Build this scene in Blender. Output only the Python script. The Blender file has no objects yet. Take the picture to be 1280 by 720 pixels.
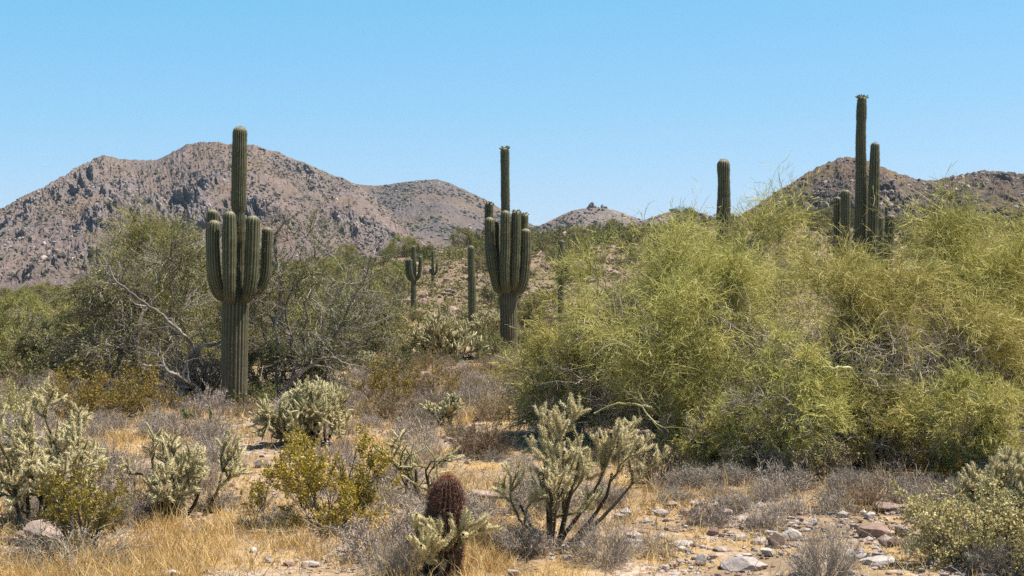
import bpy, math
import numpy as np
from mathutils import Vector

# ------------------------------------------------------------------ camera, sky, sun, exposure
SC = bpy.context.scene
COL = SC.collection
FOC = 1778.0                       # focal length in pixels of the 1280 px wide photograph
CAMZ = 2.75
cam_d = bpy.data.cameras.new('camera')
cam_d.sensor_width = 36.0
cam_d.lens = 50.0
cam_d.clip_start = 0.1
cam_d.clip_end = 20000.0
cam = bpy.data.objects.new('camera', cam_d)
cam.location = (0, 0, CAMZ)
cam.rotation_euler = (math.radians(90), 0, 0)
COL.objects.link(cam)
SC.camera = cam

SUN_EL, SUN_AZ = 61.0, 82.0        # azimuth clockwise from +Y (the view direction)
world = bpy.data.worlds.new('World')
SC.world = world
world.use_nodes = True
wn = world.node_tree
bgn = wn.nodes['Background']
sky = wn.nodes.new('ShaderNodeTexSky')
sky.sky_type = 'NISHITA'
sky.sun_disc = False
sky.sun_elevation = math.radians(SUN_EL)
sky.sun_rotation = math.radians(SUN_AZ)
sky.altitude = 700.0
sky.air_density = 1.0
sky.dust_density = 0.6
sky.ozone_density = 1.0
_mul = wn.nodes.new('ShaderNodeVectorMath')
_mul.operation = 'MULTIPLY_ADD'                 # the clear desert sky is a little bluer and more even than the model's
_mul.inputs[1].default_value = (.86, .503, .36)
_mul.inputs[2].default_value = (-.36, 2.55, 5.0)
wn.links.new(sky.outputs[0], _mul.inputs[0])
_tc = wn.nodes.new('ShaderNodeTexCoord')
_sx = wn.nodes.new('ShaderNodeSeparateXYZ')
wn.links.new(_tc.outputs['Generated'], _sx.inputs[0])
_mr = wn.nodes.new('ShaderNodeMapRange')        # and darkens overhead
_mr.inputs['From Min'].default_value = .24
_mr.inputs['From Max'].default_value = .75
_mr.inputs['To Min'].default_value = 1.0
_mr.inputs['To Max'].default_value = .2
wn.links.new(_sx.outputs['Z'], _mr.inputs['Value'])
_sc = wn.nodes.new('ShaderNodeVectorMath')
_sc.operation = 'SCALE'
wn.links.new(_mul.outputs[0], _sc.inputs[0])
wn.links.new(_mr.outputs[0], _sc.inputs['Scale'])
wn.links.new(_sc.outputs[0], bgn.inputs['Color'])
bgn.inputs['Strength'].default_value = 0.0645

sun_d = bpy.data.lights.new('sun', 'SUN')
sun_d.energy = 5.0
sun_d.angle = math.radians(0.53)
sun_d.color = (1.0, 0.94, 0.84)
sun = bpy.data.objects.new('sun', sun_d)
_e, _a = math.radians(SUN_EL), math.radians(SUN_AZ)
SUNV = Vector((math.cos(_e) * math.sin(_a), math.cos(_e) * math.cos(_a), math.sin(_e)))
sun.rotation_euler = SUNV.to_track_quat('Z', 'Y').to_euler()
sun.location = (60, -20, 90)
COL.objects.link(sun)

SC.view_settings.view_transform = 'Standard'
SC.view_settings.look = 'None'
SC.view_settings.exposure = 1.03
SC.view_settings.gamma = 1.0
SC.view_settings.use_curve_mapping = False
SC.cycles.max_bounces = 6
SC.cycles.diffuse_bounces = 3
SC.cycles.glossy_bounces = 2
SC.cycles.transmission_bounces = 3
SC.cycles.transparent_max_bounces = 4
SC.cycles.use_denoising = False
SC.cycles.denoiser = 'OPENIMAGEDENOISE'
SC.cycles.denoising_input_passes = 'RGB_ALBEDO_NORMAL'
SC.cycles.denoising_prefilter = 'ACCURATE'

# ------------------------------------------------------------------ noise
def _hash(ix, iy, iz, seed):
    h = (ix.astype(np.uint32) * np.uint32(374761393) + iy.astype(np.uint32) * np.uint32(668265263)
         + iz.astype(np.uint32) * np.uint32(2147483647 - 1640531) + np.uint32((seed * 974634577) & 0xffffffff))
    h = (h ^ (h >> np.uint32(13))) * np.uint32(1274126177)
    h = (h ^ (h >> np.uint32(16))) * np.uint32(2246822519)
    h = h ^ (h >> np.uint32(15))
    return h.astype(np.float64) / 4294967295.0 * 2 - 1

def vnoise(x, y, z=0.0, seed=0):
    x, y, z = np.broadcast_arrays(np.asarray(x, float), np.asarray(y, float), np.asarray(z, float))
    fx, fy, fz = np.floor(x), np.floor(y), np.floor(z)
    ix, iy, iz = (f.astype(np.int64) & 0xffffffff for f in (fx, fy, fz))
    tx, ty, tz = x - fx, y - fy, z - fz
    sm = lambda t: t * t * t * (t * (t * 6 - 15) + 10)
    tx, ty, tz = sm(tx), sm(ty), sm(tz)
    out = 0
    flat = not np.any(tz)
    for dz in ((0,) if flat else (0, 1)):
        wz = 1 if flat else (tz if dz else 1 - tz)
        for dy in (0, 1):
            wy = ty if dy else 1 - ty
            for dx in (0, 1):
                wx = tx if dx else 1 - tx
                out = out + wx * wy * wz * _hash(ix + dx, iy + dy, iz + dz, seed)
    return out

def fbm(x, y, z=0.0, o=4, seed=0, g=0.5):
    s, a, n = 0, 1.0, 0.0
    for i in range(o):
        f = 2.03 ** i
        s = s + a * vnoise(np.asarray(x) * f + 17.3 * i, np.asarray(y) * f - 9.1 * i, np.asarray(z) * f, seed + i)
        n += a
        a *= g
    return s / n

def ridged(x, y, z=0.0, o=4, seed=0, g=0.5):
    s, a, n = 0, 1.0, 0.0
    for i in range(o):
        f = 2.03 ** i
        v = 1 - np.abs(vnoise(np.asarray(x) * f + 17.3 * i, np.asarray(y) * f - 9.1 * i, np.asarray(z) * f, seed + i)) * 1.7
        s = s + a * v
        n += a
        a *= g
    return s / n

def sstep(a, b, x):
    t = np.clip((np.asarray(x, float) - a) / (b - a), 0, 1)
    return t * t * (3 - 2 * t)

# ------------------------------------------------------------------ meshes
class Acc:
    """Collects vertex and face arrays and links them as one mesh object."""
    def __init__(self):
        self.v, self.f, self.n, self.t, self.m = [], [], 0, [], []

    def add(self, V, F, tint=0.0, mat=0):
        V = np.asarray(V, float).reshape(-1, 3)
        F = np.asarray(F, np.int64)
        if len(V) == 0 or len(F) == 0:
            return
        self.v.append(V)
        self.f.append(F + self.n)
        self.t.append(np.broadcast_to(np.asarray(tint, float), (len(V),)))
        self.m.append(np.full(len(F), mat, np.int32))
        self.n += len(V)

    def verts(self):
        return np.concatenate(self.v)

    def mesh(self, name, mats, smooth=True):
        me = bpy.data.meshes.new(name)
        V = np.concatenate(self.v)
        me.vertices.add(len(V))
        me.vertices.foreach_set('co', V.astype(np.float32).ravel())
        lens = np.concatenate([np.full(len(f), f.shape[1], np.int32) for f in self.f])
        loops = np.concatenate([f.ravel() for f in self.f]).astype(np.int32)
        me.loops.add(len(loops))
        me.loops.foreach_set('vertex_index', loops)
        me.polygons.add(len(lens))
        st = np.zeros(len(lens), np.int32)
        st[1:] = np.cumsum(lens)[:-1]
        me.polygons.foreach_set('loop_start', st)
        me.polygons.foreach_set('loop_total', lens)
        me.polygons.foreach_set('material_index', np.concatenate(self.m))
        me.polygons.foreach_set('use_smooth', np.full(len(lens), bool(smooth)))
        at = me.attributes.new('tint', 'FLOAT', 'POINT')
        at.data.foreach_set('value', np.concatenate(self.t).astype(np.float32))
        for m in (mats if isinstance(mats, (list, tuple)) else [mats]):
            me.materials.append(m)
        me.update()
        me.validate()
        return me

    def build(self, name, mats, parent=None, smooth=True):
        o = bpy.data.objects.new(name, self.mesh(name, mats, smooth))
        COL.objects.link(o)
        if parent is not None:
            o.parent = parent
        return o

def tag(o, label=None, cat=None, group=None, kind=None):
    for k, v in (('label', label), ('category', cat), ('group', group), ('kind', kind)):
        if v:
            o[k] = v
    return o

def empty(name, loc, rz=0.0):
    o = bpy.data.objects.new(name, None)
    o.empty_display_size = 0.2
    o.location = loc
    o.rotation_euler = (0, 0, rz)
    COL.objects.link(o)
    return o

def copy_tree(o, parent=None):
    c = o.copy()
    COL.objects.link(c)
    c.parent = parent
    for ch in list(o.children):
        copy_tree(ch, c)
    return c

def nrm(a):
    return a / np.maximum(np.linalg.norm(a, axis=-1, keepdims=True), 1e-9)

def tubes(P, R, sides=4, cap=False):
    """P (n,k,3) polylines, R (n,k) radii -> quads of n tubes."""
    P, R = np.asarray(P, float), np.asarray(R, float)
    n, k, _ = P.shape
    T = np.empty_like(P)
    T[:, 1:-1] = P[:, 2:] - P[:, :-2]
    T[:, 0] = P[:, 1] - P[:, 0]
    T[:, -1] = P[:, -1] - P[:, -2]
    T = nrm(T)
    ref = np.zeros((n, 1, 3))
    mean = np.abs(nrm(P[:, -1] - P[:, 0]))
    ref[np.arange(n), 0, np.argmin(mean, axis=1)] = 1
    U = nrm(np.cross(T, np.broadcast_to(ref, T.shape)))
    W = np.cross(T, U)
    a = np.arange(sides) / sides * 2 * np.pi
    V = (P[:, :, None] + R[:, :, None, None] * (np.cos(a)[None, None, :, None] * U[:, :, None]
                                                + np.sin(a)[None, None, :, None] * W[:, :, None]))
    base = (np.arange(n) * k * sides)[:, None, None]
    i = np.arange(k - 1)[None, :, None] * sides
    j = np.arange(sides)[None, None, :]
    j2 = (j + 1) % sides
    F = np.stack([base + i + j, base + i + j2, base + i + sides + j2, base + i + sides + j], -1).reshape(-1, 4)
    return V.reshape(-1, 3), F

def ribbons(P, R, rng):
    P, R = np.asarray(P, float), np.asarray(R, float)
    n, k, _ = P.shape
    T = nrm(P[:, -1] - P[:, 0])
    S = nrm(np.cross(T, nrm(rng.normal(size=(n, 3)))))
    V = np.stack([P - S[:, None] * R[..., None], P + S[:, None] * R[..., None]], 2).reshape(-1, 3)
    base = (np.arange(n) * k * 2)[:, None]
    i = np.arange(k - 1)[None, :] * 2
    F = np.stack([base + i, base + i + 1, base + i + 3, base + i + 2], -1).reshape(-1, 4)
    return V, F

def leaves(C, ln, wd, rng, up=0.0):
    """Pointed four-corner leaves at points C."""
    n = len(C)
    a = nrm(rng.normal(size=(n, 3)) + np.array([0, 0, up]))
    b = nrm(np.cross(a, rng.normal(size=(n, 3))))
    ln = ln * rng.uniform(.6, 1.4, (n, 1))
    wd = wd * rng.uniform(.6, 1.4, (n, 1))
    V = np.stack([C, C + a * ln * .5 + b * wd * .5, C + a * ln, C + a * ln * .5 - b * wd * .5], 1).reshape(-1, 3)
    return V, np.arange(n * 4).reshape(-1, 4)

def spikes(C, D, ln, wd, rng):
    """One thin triangle per spine."""
    n = len(C)
    s = nrm(np.cross(D, rng.normal(size=(n, 3))))
    V = np.stack([C - s * wd, C + s * wd, C + D * np.reshape(ln, (-1, 1))], 1).reshape(-1, 3)
    return V, np.arange(n * 3).reshape(-1, 3)

def at_t(P, R, idx, t):
    k = P.shape[1]
    f = np.clip(t, 0, .9999) * (k - 1)
    i = f.astype(int)
    w = (f - i)[:, None]
    p = P[idx, i] * (1 - w) + P[idx, i + 1] * w
    d = nrm(P[idx, i + 1] - P[idx, i])
    r = R[idx, i] * (1 - w[:, 0]) + R[idx, i + 1] * w[:, 0]
    return p, d, r

def march(rng, p, d, L, k, wander, pull):
    """Grow polylines from p along d; pull is a (3,) or (n,3) drift added at each step."""
    n = len(p)
    out = np.empty((n, k, 3))
    out[:, 0] = p
    step = (np.asarray(L) / (k - 1)).reshape(-1, 1)
    for i in range(1, k):
        d = nrm(d + rng.normal(size=(n, 3)) * wander + pull)
        p = p + d * step
        out[:, i] = p
    return out

def grow(rng, P, R, m, t0, t1, L, ang, k, wander, pull, rr=0.6, rt=0.3, rmin=0.0, lfall=0.0):
    """m children per parent branch. Returns polylines, radii, and the parent index."""
    n = len(P)
    idx = np.repeat(np.arange(n), m)
    t = rng.uniform(t0, t1, n * m)
    p, d, r = at_t(P, R, idx, t)
    side = nrm(np.cross(d, rng.normal(size=d.shape)))
    a = np.radians(rng.normal(ang[0], ang[1], n * m))[:, None]
    dd = nrm(d * np.cos(a) + side * np.sin(a))
    ln = L * rng.uniform(.6, 1.35, n * m) * (1 - lfall * t)
    Q = march(rng, p, dd, ln, k, wander, pull)
    r0 = np.maximum(r * rr, rmin)
    RR = r0[:, None] * np.linspace(1, rt, k)[None]
    return Q, np.maximum(RR, rmin * .5), idx

# ------------------------------------------------------------------ pixels to places
def px_x(px, d):
    return (px - 640.0) / FOC * d

def py_z(py, d):
    return CAMZ + (360.0 - py) / FOC * d

HX = [-200, -70, -40, -18, 0, 30, 60, 120, 300]
HA = [0.0, 0.3, 1.6, 5.2, 8.4, 10.0, 11.0, 11.0, 8.0]
def ground(x, y):
    x, y = np.asarray(x, float), np.asarray(y, float)
    z = 0.13 * vnoise(x * .13 + 3.1, y * .13, seed=5) + .05 * vnoise(x * .5, y * .5, seed=6)
    amp = np.interp(x, HX, HA)
    up = sstep(78, 178, y) * (1 - .45 * sstep(195, 330, y))
    bump = .9 * fbm(x * .05, y * .05, o=3, seed=8) * sstep(80, 130, y)
    z = z + amp * up * (1 + .12 * vnoise(x * .06, y * .03, seed=9)) + bump * np.clip(amp / 5, .3, 1.2)
    return z

def gz(x, y):
    return float(ground(np.array([x]), np.array([y]))[0])

def flat_d(py):
    return CAMZ * FOC / (py - 360.0)

def spot(px, py):
    """The place on the ground seen at this point of the frame (near, flat part)."""
    d = flat_d(py)
    for _ in range(4):
        d = (CAMZ - gz(px_x(px, d), d)) * FOC / (py - 360.0)
    x = px_x(px, d)
    return x, d, gz(x, d)

# ------------------------------------------------------------------ materials
def new_mat(name):
    m = bpy.data.materials.new(name)
    m.use_nodes = True
    nt = m.node_tree
    return m, nt, nt.nodes, nt.links, nt.nodes['Principled BSDF']

def rgb(c):
    return (c[0], c[1], c[2], 1)

def ramp(nt, src, stops):
    r = nt.nodes.new('ShaderNodeValToRGB')
    e = r.color_ramp.elements
    while len(e) < len(stops):
        e.new(.5)
    for el, (p, c) in zip(e, stops):
        el.position = p
        el.color = rgb(c)
    nt.links.new(src, r.inputs[0])
    return r.outputs[0]

def noise_tex(nt, scale, detail=4, rough=.6, coord='Object'):
    tc = nt.nodes.new('ShaderNodeTexCoord')
    n = nt.nodes.new('ShaderNodeTexNoise')
    n.inputs['Scale'].default_value = scale
    n.inputs['Detail'].default_value = detail
    n.inputs['Roughness'].default_value = rough
    nt.links.new(tc.outputs[coord], n.inputs['Vector'])
    return n.outputs[0]

def mix(nt, f, a, b, mode='MIX'):
    m = nt.nodes.new('ShaderNodeMix')
    m.data_type = 'RGBA'
    m.blend_type = mode
    for s, v in ((m.inputs[0], f), (m.inputs[6], a), (m.inputs[7], b)):
        if isinstance(v, (int, float)):
            s.default_value = v
        elif isinstance(v, tuple):
            s.default_value = rgb(v)
        else:
            nt.links.new(v, s)
    return m.outputs[2]

def attr(nt, name='tint'):
    a = nt.nodes.new('ShaderNodeAttribute')
    a.attribute_name = name
    return a.outputs['Fac']

def tint_mat(name, stops, rough=.75, trans=0.0, objvar=0.0, spec=.2):
    """Colour runs along the per-twig tint; each object varies a little."""
    m, nt, N, L, b = new_mat(name)
    c = ramp(nt, attr(nt), stops)
    if objvar:
        oi = N.new('ShaderNodeObjectInfo')
        hs = N.new('ShaderNodeHueSaturation')
        for key, lo, hi in (('Hue', .5 - .03 * objvar, .5 + .03 * objvar), ('Value', 1 - .35 * objvar, 1 + .3 * objvar)):
            mr = N.new('ShaderNodeMapRange')
            mr.inputs['To Min'].default_value = lo
            mr.inputs['To Max'].default_value = hi
            if key == 'Value':
                ml = N.new('ShaderNodeMath')
                ml.operation = 'MULTIPLY'
                ml.inputs[1].default_value = 7.31
                fr = N.new('ShaderNodeMath')
                fr.operation = 'FRACT'
                L.new(oi.outputs['Random'], ml.inputs[0])
                L.new(ml.outputs[0], fr.inputs[0])
                L.new(fr.outputs[0], mr.inputs['Value'])
            else:
                L.new(oi.outputs['Random'], mr.inputs['Value'])
            L.new(mr.outputs[0], hs.inputs[key])
        L.new(c, hs.inputs['Color'])
        c = hs.outputs[0]
    L.new(c, b.inputs['Base Color'])
    b.inputs['Roughness'].default_value = rough
    b.inputs['Specular IOR Level'].default_value = spec
    if trans:
        tr = N.new('ShaderNodeBsdfTranslucent')
        L.new(c, tr.inputs['Color'])
        ms = N.new('ShaderNodeMixShader')
        ms.inputs[0].default_value = trans
        L.new(b.outputs[0], ms.inputs[1])
        L.new(tr.outputs[0], ms.inputs[2])
        L.new(ms.outputs[0], N['Material Output'].inputs[0])
    return m
# ------------------------------------------------------------------ ground
def ground_material():
    m, nt, N, L, b = new_mat('desert_soil')
    soil = ramp(nt, noise_tex(nt, 1.6, 8, .7), [(.25, (.165, .12, .082)), (.5, (.24, .172, .115)), (.75, (.29, .22, .155))])
    straw = ramp(nt, noise_tex(nt, .55, 6, .65), [(.42, (0, 0, 0)), (.6, (1, 1, 1))])
    c = mix(nt, straw, soil, (.40, .27, .125))
    tc = N.new('ShaderNodeTexCoord')
    v = N.new('ShaderNodeTexVoronoi')
    v.inputs['Scale'].default_value = 14
    L.new(tc.outputs['Object'], v.inputs['Vector'])
    peb = ramp(nt, v.outputs['Color'], [(.2, (.22, .15, .12)), (.5, (.40, .30, .25)), (.8, (.48, .42, .38))])
    pm = ramp(nt, noise_tex(nt, .8, 5, .6), [(.5, (0, 0, 0)), (.62, (.75, .75, .75))])
    c = mix(nt, pm, c, peb)
    far = attr(nt)                                     # the rocky hill: pinker, stonier soil
    c = mix(nt, far, c, ramp(nt, noise_tex(nt, .35, 6, .7), [(.3, (.13, .10, .062)), (.5, (.20, .145, .10)), (.75, (.27, .20, .14))]))
    L.new(c, b.inputs['Base Color'])
    b.inputs['Roughness'].default_value = .95
    b.inputs['Specular IOR Level'].default_value = .1
    bp = N.new('ShaderNodeBump')
    bp.inputs['Strength'].default_value = .6
    bp.inputs['Distance'].default_value = .06
    L.new(noise_tex(nt, 9, 8, .75), bp.inputs['Height'])
    L.new(bp.outputs[0], b.inputs['Normal'])
    return m

def grid_faces(nr, nc):
    i = np.arange(nr - 1)[:, None] * nc
    j = np.arange(nc - 1)[None, :]
    return np.stack([i + j, i + j + 1, i + nc + j + 1, i + nc + j], -1).reshape(-1, 4)

def build_ground():
    ys = np.concatenate([np.linspace(-40, 8, 40)[:-1], np.geomspace(8, 420, 620)[:-1], np.geomspace(420, 9000, 60)])
    u = np.linspace(-1, 1, 420)
    u = np.sign(u) * (np.abs(u) * .55 + .45 * np.abs(u) ** 3)
    half = 14 + .85 * np.maximum(ys, 0)
    X = u[None] * half[:, None]
    Y = np.broadcast_to(ys[:, None], X.shape)
    Z = ground(X, Y)
    near = 1 - sstep(30, 60, Y)
    Z = Z + near * (.035 * fbm(X * 1.7, Y * 1.7, o=3, seed=31) + .012 * vnoise(X * 7, Y * 7, seed=33))
    t = sstep(75, 110, Y) * np.clip(np.interp(X, HX, HA) / 4, 0, 1)
    a = Acc()
    a.add(np.stack([X, Y, Z], -1), grid_faces(*X.shape), t.ravel())
    tag(a.build('ground', ground_material()), kind='structure')
build_ground()

# ------------------------------------------------------------------ mountains
def mountain_material(name, lo, mid, hi, rock_d, rock_l, scale):
    m, nt, N, L, b = new_mat(name)
    soil = ramp(nt, noise_tex(nt, .035 * scale, 8, .72), [(.28, lo), (.5, mid), (.72, hi)])
    big = ramp(nt, noise_tex(nt, .011 * scale, 5, .6), [(.42, (.96, .98, 1.08)), (.6, (1.12, 1.04, .86))])
    soil = mix(nt, 1.0, soil, big, 'MULTIPLY')
    rock = ramp(nt, noise_tex(nt, .13 * scale, 8, .75), [(.35, rock_d), (.62, rock_l)])
    c = mix(nt, attr(nt), soil, rock)
    st = ramp(nt, attr(nt, 'streak'), [(.35, (0, 0, 0)), (.8, (.42, .42, .42))])
    c = mix(nt, st, c, (.185 * hi[0] / .255, .150 * hi[0] / .255, .100 * hi[0] / .255))
    fine = ramp(nt, noise_tex(nt, .45 * scale, 5, .8), [(.35, (.45, .43, .38)), (.55, (1, 1, 1)), (.72, (1.25, 1.2, 1.15))])
    c = mix(nt, .8, c, fine, 'MULTIPLY')
    L.new(c, b.inputs['Base Color'])
    b.inputs['Roughness'].default_value = .95
    b.inputs['Specular IOR Level'].default_value = .08
    bp = N.new('ShaderNodeBump')
    bp.inputs['Strength'].default_value = .9
    bp.inputs['Distance'].default_value = 2.2 / scale
    L.new(noise_tex(nt, .22 * scale, 9, .78), bp.inputs['Height'])
    L.new(bp.outputs[0], b.inputs['Normal'])
    return m

def mountain(name, sil, d0, d1, mat, seed, res=1.0, rows=300, amp=1.0, spur=14.0, z0=-3.0, prof=1.15, rough=1.0, rockiness=.12, dshift=0.0):
    sx, sy = np.array(sil, float).T
    px = np.arange(sx[0], sx[-1] + .1, res)
    py = np.interp(px, sx, sy)
    w = int(5 / res)
    ker = np.hanning(2 * w + 3)
    ker /= ker.sum()
    py = np.convolve(np.pad(py, (w + 1, w + 1), 'edge'), ker, 'valid')
    a = (px - 640) / FOC
    dr = d1 * (1 + dshift * fbm(px / 160.0, px * 0, o=2, seed=seed + 3))
    zr = CAMZ + (360 - py) / FOC * dr
    tf = np.linspace(0, 1, rows)
    tb = np.linspace(0, 1, 40)[1:]
    D = np.concatenate([d0 + (dr - d0)[None] * tf[:, None], dr[None] + (d1 - d0) * .7 * tb[:, None]])
    T = np.concatenate([tf, 1 + tb])[:, None] * np.ones_like(px)[None]
    Tc = np.clip(T, 0, 1)
    shape = .35 * Tc + .65 * Tc ** (1.0 + prof)
    front = z0 + (zr[None] - z0) * shape
    back = zr[None] * (1 - .75 * np.clip(T - 1, 0, 1))
    Z = np.where(T <= 1, front, back)
    X = a[None] * D
    Y = D * np.ones_like(X)
    H = zr.mean() - z0
    # spurs and gullies that run down the slope
    wx = X + .10 * H * fbm(X / (H * .8), Y / (H * .8), o=3, seed=seed + 20) * 3
    sp = ridged(wx / (H * 1.15) , Y / (H * 5.2), o=4, seed=seed, g=.52)
    env = np.where(T <= 1, np.sin(np.pi * np.clip(Tc, 0, 1) ** .85) ** .8 * (1 - .15 * Tc), .35)
    hh = np.maximum(zr[None] - z0, 1)
    Z = Z + env * hh * .26 * amp * (sp - .45)
    # dipping rock ribs and crags
    ang = math.radians(42)
    ru = X * math.cos(ang) + Z * math.sin(ang)
    rv = -X * math.sin(ang) + Z * math.cos(ang)
    crag = .30 + .70 * sstep(rockiness - .25, rockiness + .35, fbm(X / (H * .55), Y / (H * 1.1), o=4, seed=seed + 40, g=.6) - .08 + .10 * (Tc - .5))
    rib = ridged(ru / (H * .14), rv / (H * .42), Y / (H * .5), o=5, seed=seed + 50, g=.6)
    edge = np.where(T <= 1, sstep(0, .08, Tc) * (1 - .72 * sstep(.93, 1, Tc)), .3)
    Z = Z + edge * H * rough * (.12 * crag ** 1.7 * (rib - .38) + .030 * (ridged(ru / (H * .055), rv / (H * .16), Y / (H * .2), o=4, seed=seed + 60, g=.6) - .4))
    Y = Y - edge * H * rough * .14 * crag * (rib - .3)
    ridge_n = H * .012 * rough * fbm(px / 7.0, px * 0, o=4, seed=seed + 70, g=.65)
    Z = Z + ridge_n[None] * sstep(.8, 1, Tc)
    A = Acc()
    A.add(np.stack([X, Y, Z], -1), grid_faces(*X.shape), np.clip((crag - .3) * 1.2 + .45 * (rib - .3), 0, 1).ravel())
    o = A.build(name, mat, smooth=False)
    sk = .5 + .5 * fbm(X / (H * .11) + .3 * rv / H, Y / (H * 1.3), o=4, seed=seed + 80, g=.6) + .25 * (.5 - sp)
    at = o.data.attributes.new('streak', 'FLOAT', 'POINT')
    at.data.foreach_set('value', np.clip(sk, 0, 1).astype(np.float32).ravel())
    tag(o, kind='structure')
    crag = np.clip((crag - .3) / .7, 0, 1)
    gully = np.clip(.6 - sp, 0, 1)
    k = rows
    return X[:k], Y[:k], Z[:k], crag[:k], gully[:k]

M_far = mountain_material('mountain_rock', (.128, .103, .090), (.192, .146, .138), (.245, .190, .178), (.11, .093, .096), (.29, .243, .243), 1.0)
M_grey = mountain_material('grey_slope', (.105, .087, .076), (.148, .116, .106), (.182, .142, .126), (.095, .082, .082), (.195, .162, .158), 1.0)
M_dark = mountain_material('dark_rock_hill', (.10, .08, .07), (.15, .112, .094), (.20, .148, .12), (.05, .043, .045), (.165, .13, .117), 2.2)

SIL_L = [(-140, 320), (-60, 292), (0, 262), (8, 258), (20, 250), (38, 241), (60, 230), (85, 217), (103, 206), (118, 196), (130, 193), (150, 198), (175, 201),
         (195, 200), (212, 192), (232, 181), (250, 177), (268, 178), (285, 180), (300, 179), (318, 181), (340, 188), (360, 196),
         (385, 204), (402, 213), (425, 222), (445, 230), (470, 249), (500, 275), (530, 305), (560, 330), (600, 350), (640, 362)]
SIL_M = [(300, 300), (360, 262), (410, 234), (440, 229), (460, 232), (480, 232), (500, 228), (525, 225), (545, 224), (560, 228), (578, 236), (600, 246), (625, 260),
         (650, 272), (680, 288), (720, 306), (770, 325), (820, 340)]
SIL_K = [(600, 320), (640, 300), (672, 283), (690, 275), (705, 267), (720, 262), (740, 259), (760, 261), (775, 265), (790, 271), (805, 275), (815, 272), (830, 266), (845, 262),
         (862, 262), (880, 267), (900, 274), (930, 282), (980, 292), (1040, 310)]
SIL_R = [(820, 330), (880, 290), (920, 272), (950, 254), (965, 243), (985, 231), (1005, 218), (1022, 209), (1040, 201), (1052, 197), (1068, 197), (1082, 201), (1100, 206), (1120, 216),
         (1140, 223), (1160, 226), (1180, 222), (1200, 219), (1215, 215), (1235, 214), (1255, 216), (1280, 216), (1330, 210), (1400, 225), (1480, 250)]
ML = mountain('mountain', SIL_L, 420, 1000, M_far, 11, .8, 360, 1.0, rough=1.25, rockiness=.06, dshift=.05)
MM = mountain('mountain', SIL_M, 700, 1700, M_grey, 23, 1.0, 240, .5, rough=.7, rockiness=.3)
MK = mountain('hill', SIL_K, 700, 1300, M_far, 35, 1.0, 160, .5, rough=.7, rockiness=.2)
MR = mountain('hill', SIL_R, 240, 520, M_dark, 47, .9, 260, .7, rough=1.3, rockiness=.0)

ICO = None
def ico_arrays():
    global ICO
    if ICO is None:
        import bmesh
        bm = bmesh.new()
        bmesh.ops.create_icosphere(bm, subdivisions=1, radius=1)
        V = np.array([v.co[:] for v in bm.verts])
        bm.verts.ensure_lookup_table()
        F = np.array([[v.index for v in f.verts] for f in bm.faces])
        bm.free()
        ICO = (V, F)
    return ICO

def blobs(rng, C, S, jag=.25, squash=(1, 1, .8)):
    V, F = ico_arrays()
    n = len(C)
    W = V[None] * (1 + rng.uniform(-jag, jag, (n, len(V), 1))) * np.array(squash) * rng.uniform(.75, 1.3, (n, 1, 3))
    a = rng.uniform(0, 6.28, n)
    ca, sa = np.cos(a)[:, None], np.sin(a)[:, None]
    W = np.stack([W[..., 0] * ca - W[..., 1] * sa, W[..., 0] * sa + W[..., 1] * ca, W[..., 2]], -1)
    W = W * np.reshape(S, (-1, 1, 1)) + C[:, None]
    FF = (F[None] + (np.arange(n) * len(V))[:, None, None]).reshape(-1, 3)
    return W.reshape(-1, 3), FF

M_scrub = tint_mat('far_scrub', [(0, (.052, .047, .034)), (.5, (.088, .079, .053)), (1, (.135, .118, .08))], .9)
M_stone = tint_mat('far_stone', [(0, (.10, .085, .08)), (.5, (.22, .175, .155)), (1, (.38, .31, .28))], .9)

def scatter_on(M, rng, n, scrub_name, rock_name, s_scrub, s_rock, nrock, tmin=.02):
    X, Y, Z, crag, gully = M
    r, c = X.shape
    def pick(k, weight):
        i = (rng.uniform(tmin, 1, k) ** .8 * (r - 2)).astype(int)
        j = rng.integers(0, c - 1, k)
        keep = rng.uniform(0, 1, k) < weight(crag[i, j], gully[i, j], X[i, j], Y[i, j])
        i, j = i[keep], j[keep]
        u = rng.uniform(0, 1, len(i))
        return np.stack([X[i, j] * (1 - u) + X[i, j + 1] * u, Y[i, j], Z[i, j] * (1 - u) + Z[i, j + 1] * u], -1)
    C = pick(n, lambda q, g, x, y: (.8 - .6 * q) * np.clip(.45 + 1.1 * vnoise(x / 45, y / 60, seed=77) + 1.1 * (g - .2), .06, 1))
    S = s_scrub * rng.lognormal(0, .4, len(C))
    a = Acc()
    V, F = blobs(rng, C + np.array([0, 0, .35]) * S[:, None], S, .3, (1, 1, .75))
    a.add(V, F, np.repeat(rng.uniform(0, 1, len(C)), 12))
    tag(a.build(scrub_name, M_scrub), kind='stuff', label='dark scrub dotting the far rocky slopes', cat='scrub')
    C = pick(nrock, lambda q, g, x, y: .12 + .88 * q)
    S = s_rock * np.clip(rng.lognormal(0, .5, len(C)), .3, 2.2)
    b = Acc()
    V, F = blobs(rng, C, S, .38, (1.0, .8, .9))
    b.add(V, F, np.repeat(rng.uniform(0, 1, len(C)), 12))
    tag(b.build(rock_name, M_stone, smooth=False), kind='stuff', label='loose rock and crags on the far slopes', cat='rocks')

_r = np.random.default_rng(5)
scatter_on(ML, _r, 30000, 'mountain_scrub', 'mountain_rocks', .5, .6, 18000)
scatter_on(MM, _r, 20000, 'mountain_scrub', 'mountain_rocks', 1.0, 1.0, 6000)
scatter_on(MK, _r, 8000, 'mountain_scrub', 'mountain_rocks', 1.0, 1.1, 3000)
scatter_on(MR, _r, 6000, 'mountain_scrub', 'mountain_rocks', .4, .5, 12000)

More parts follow.
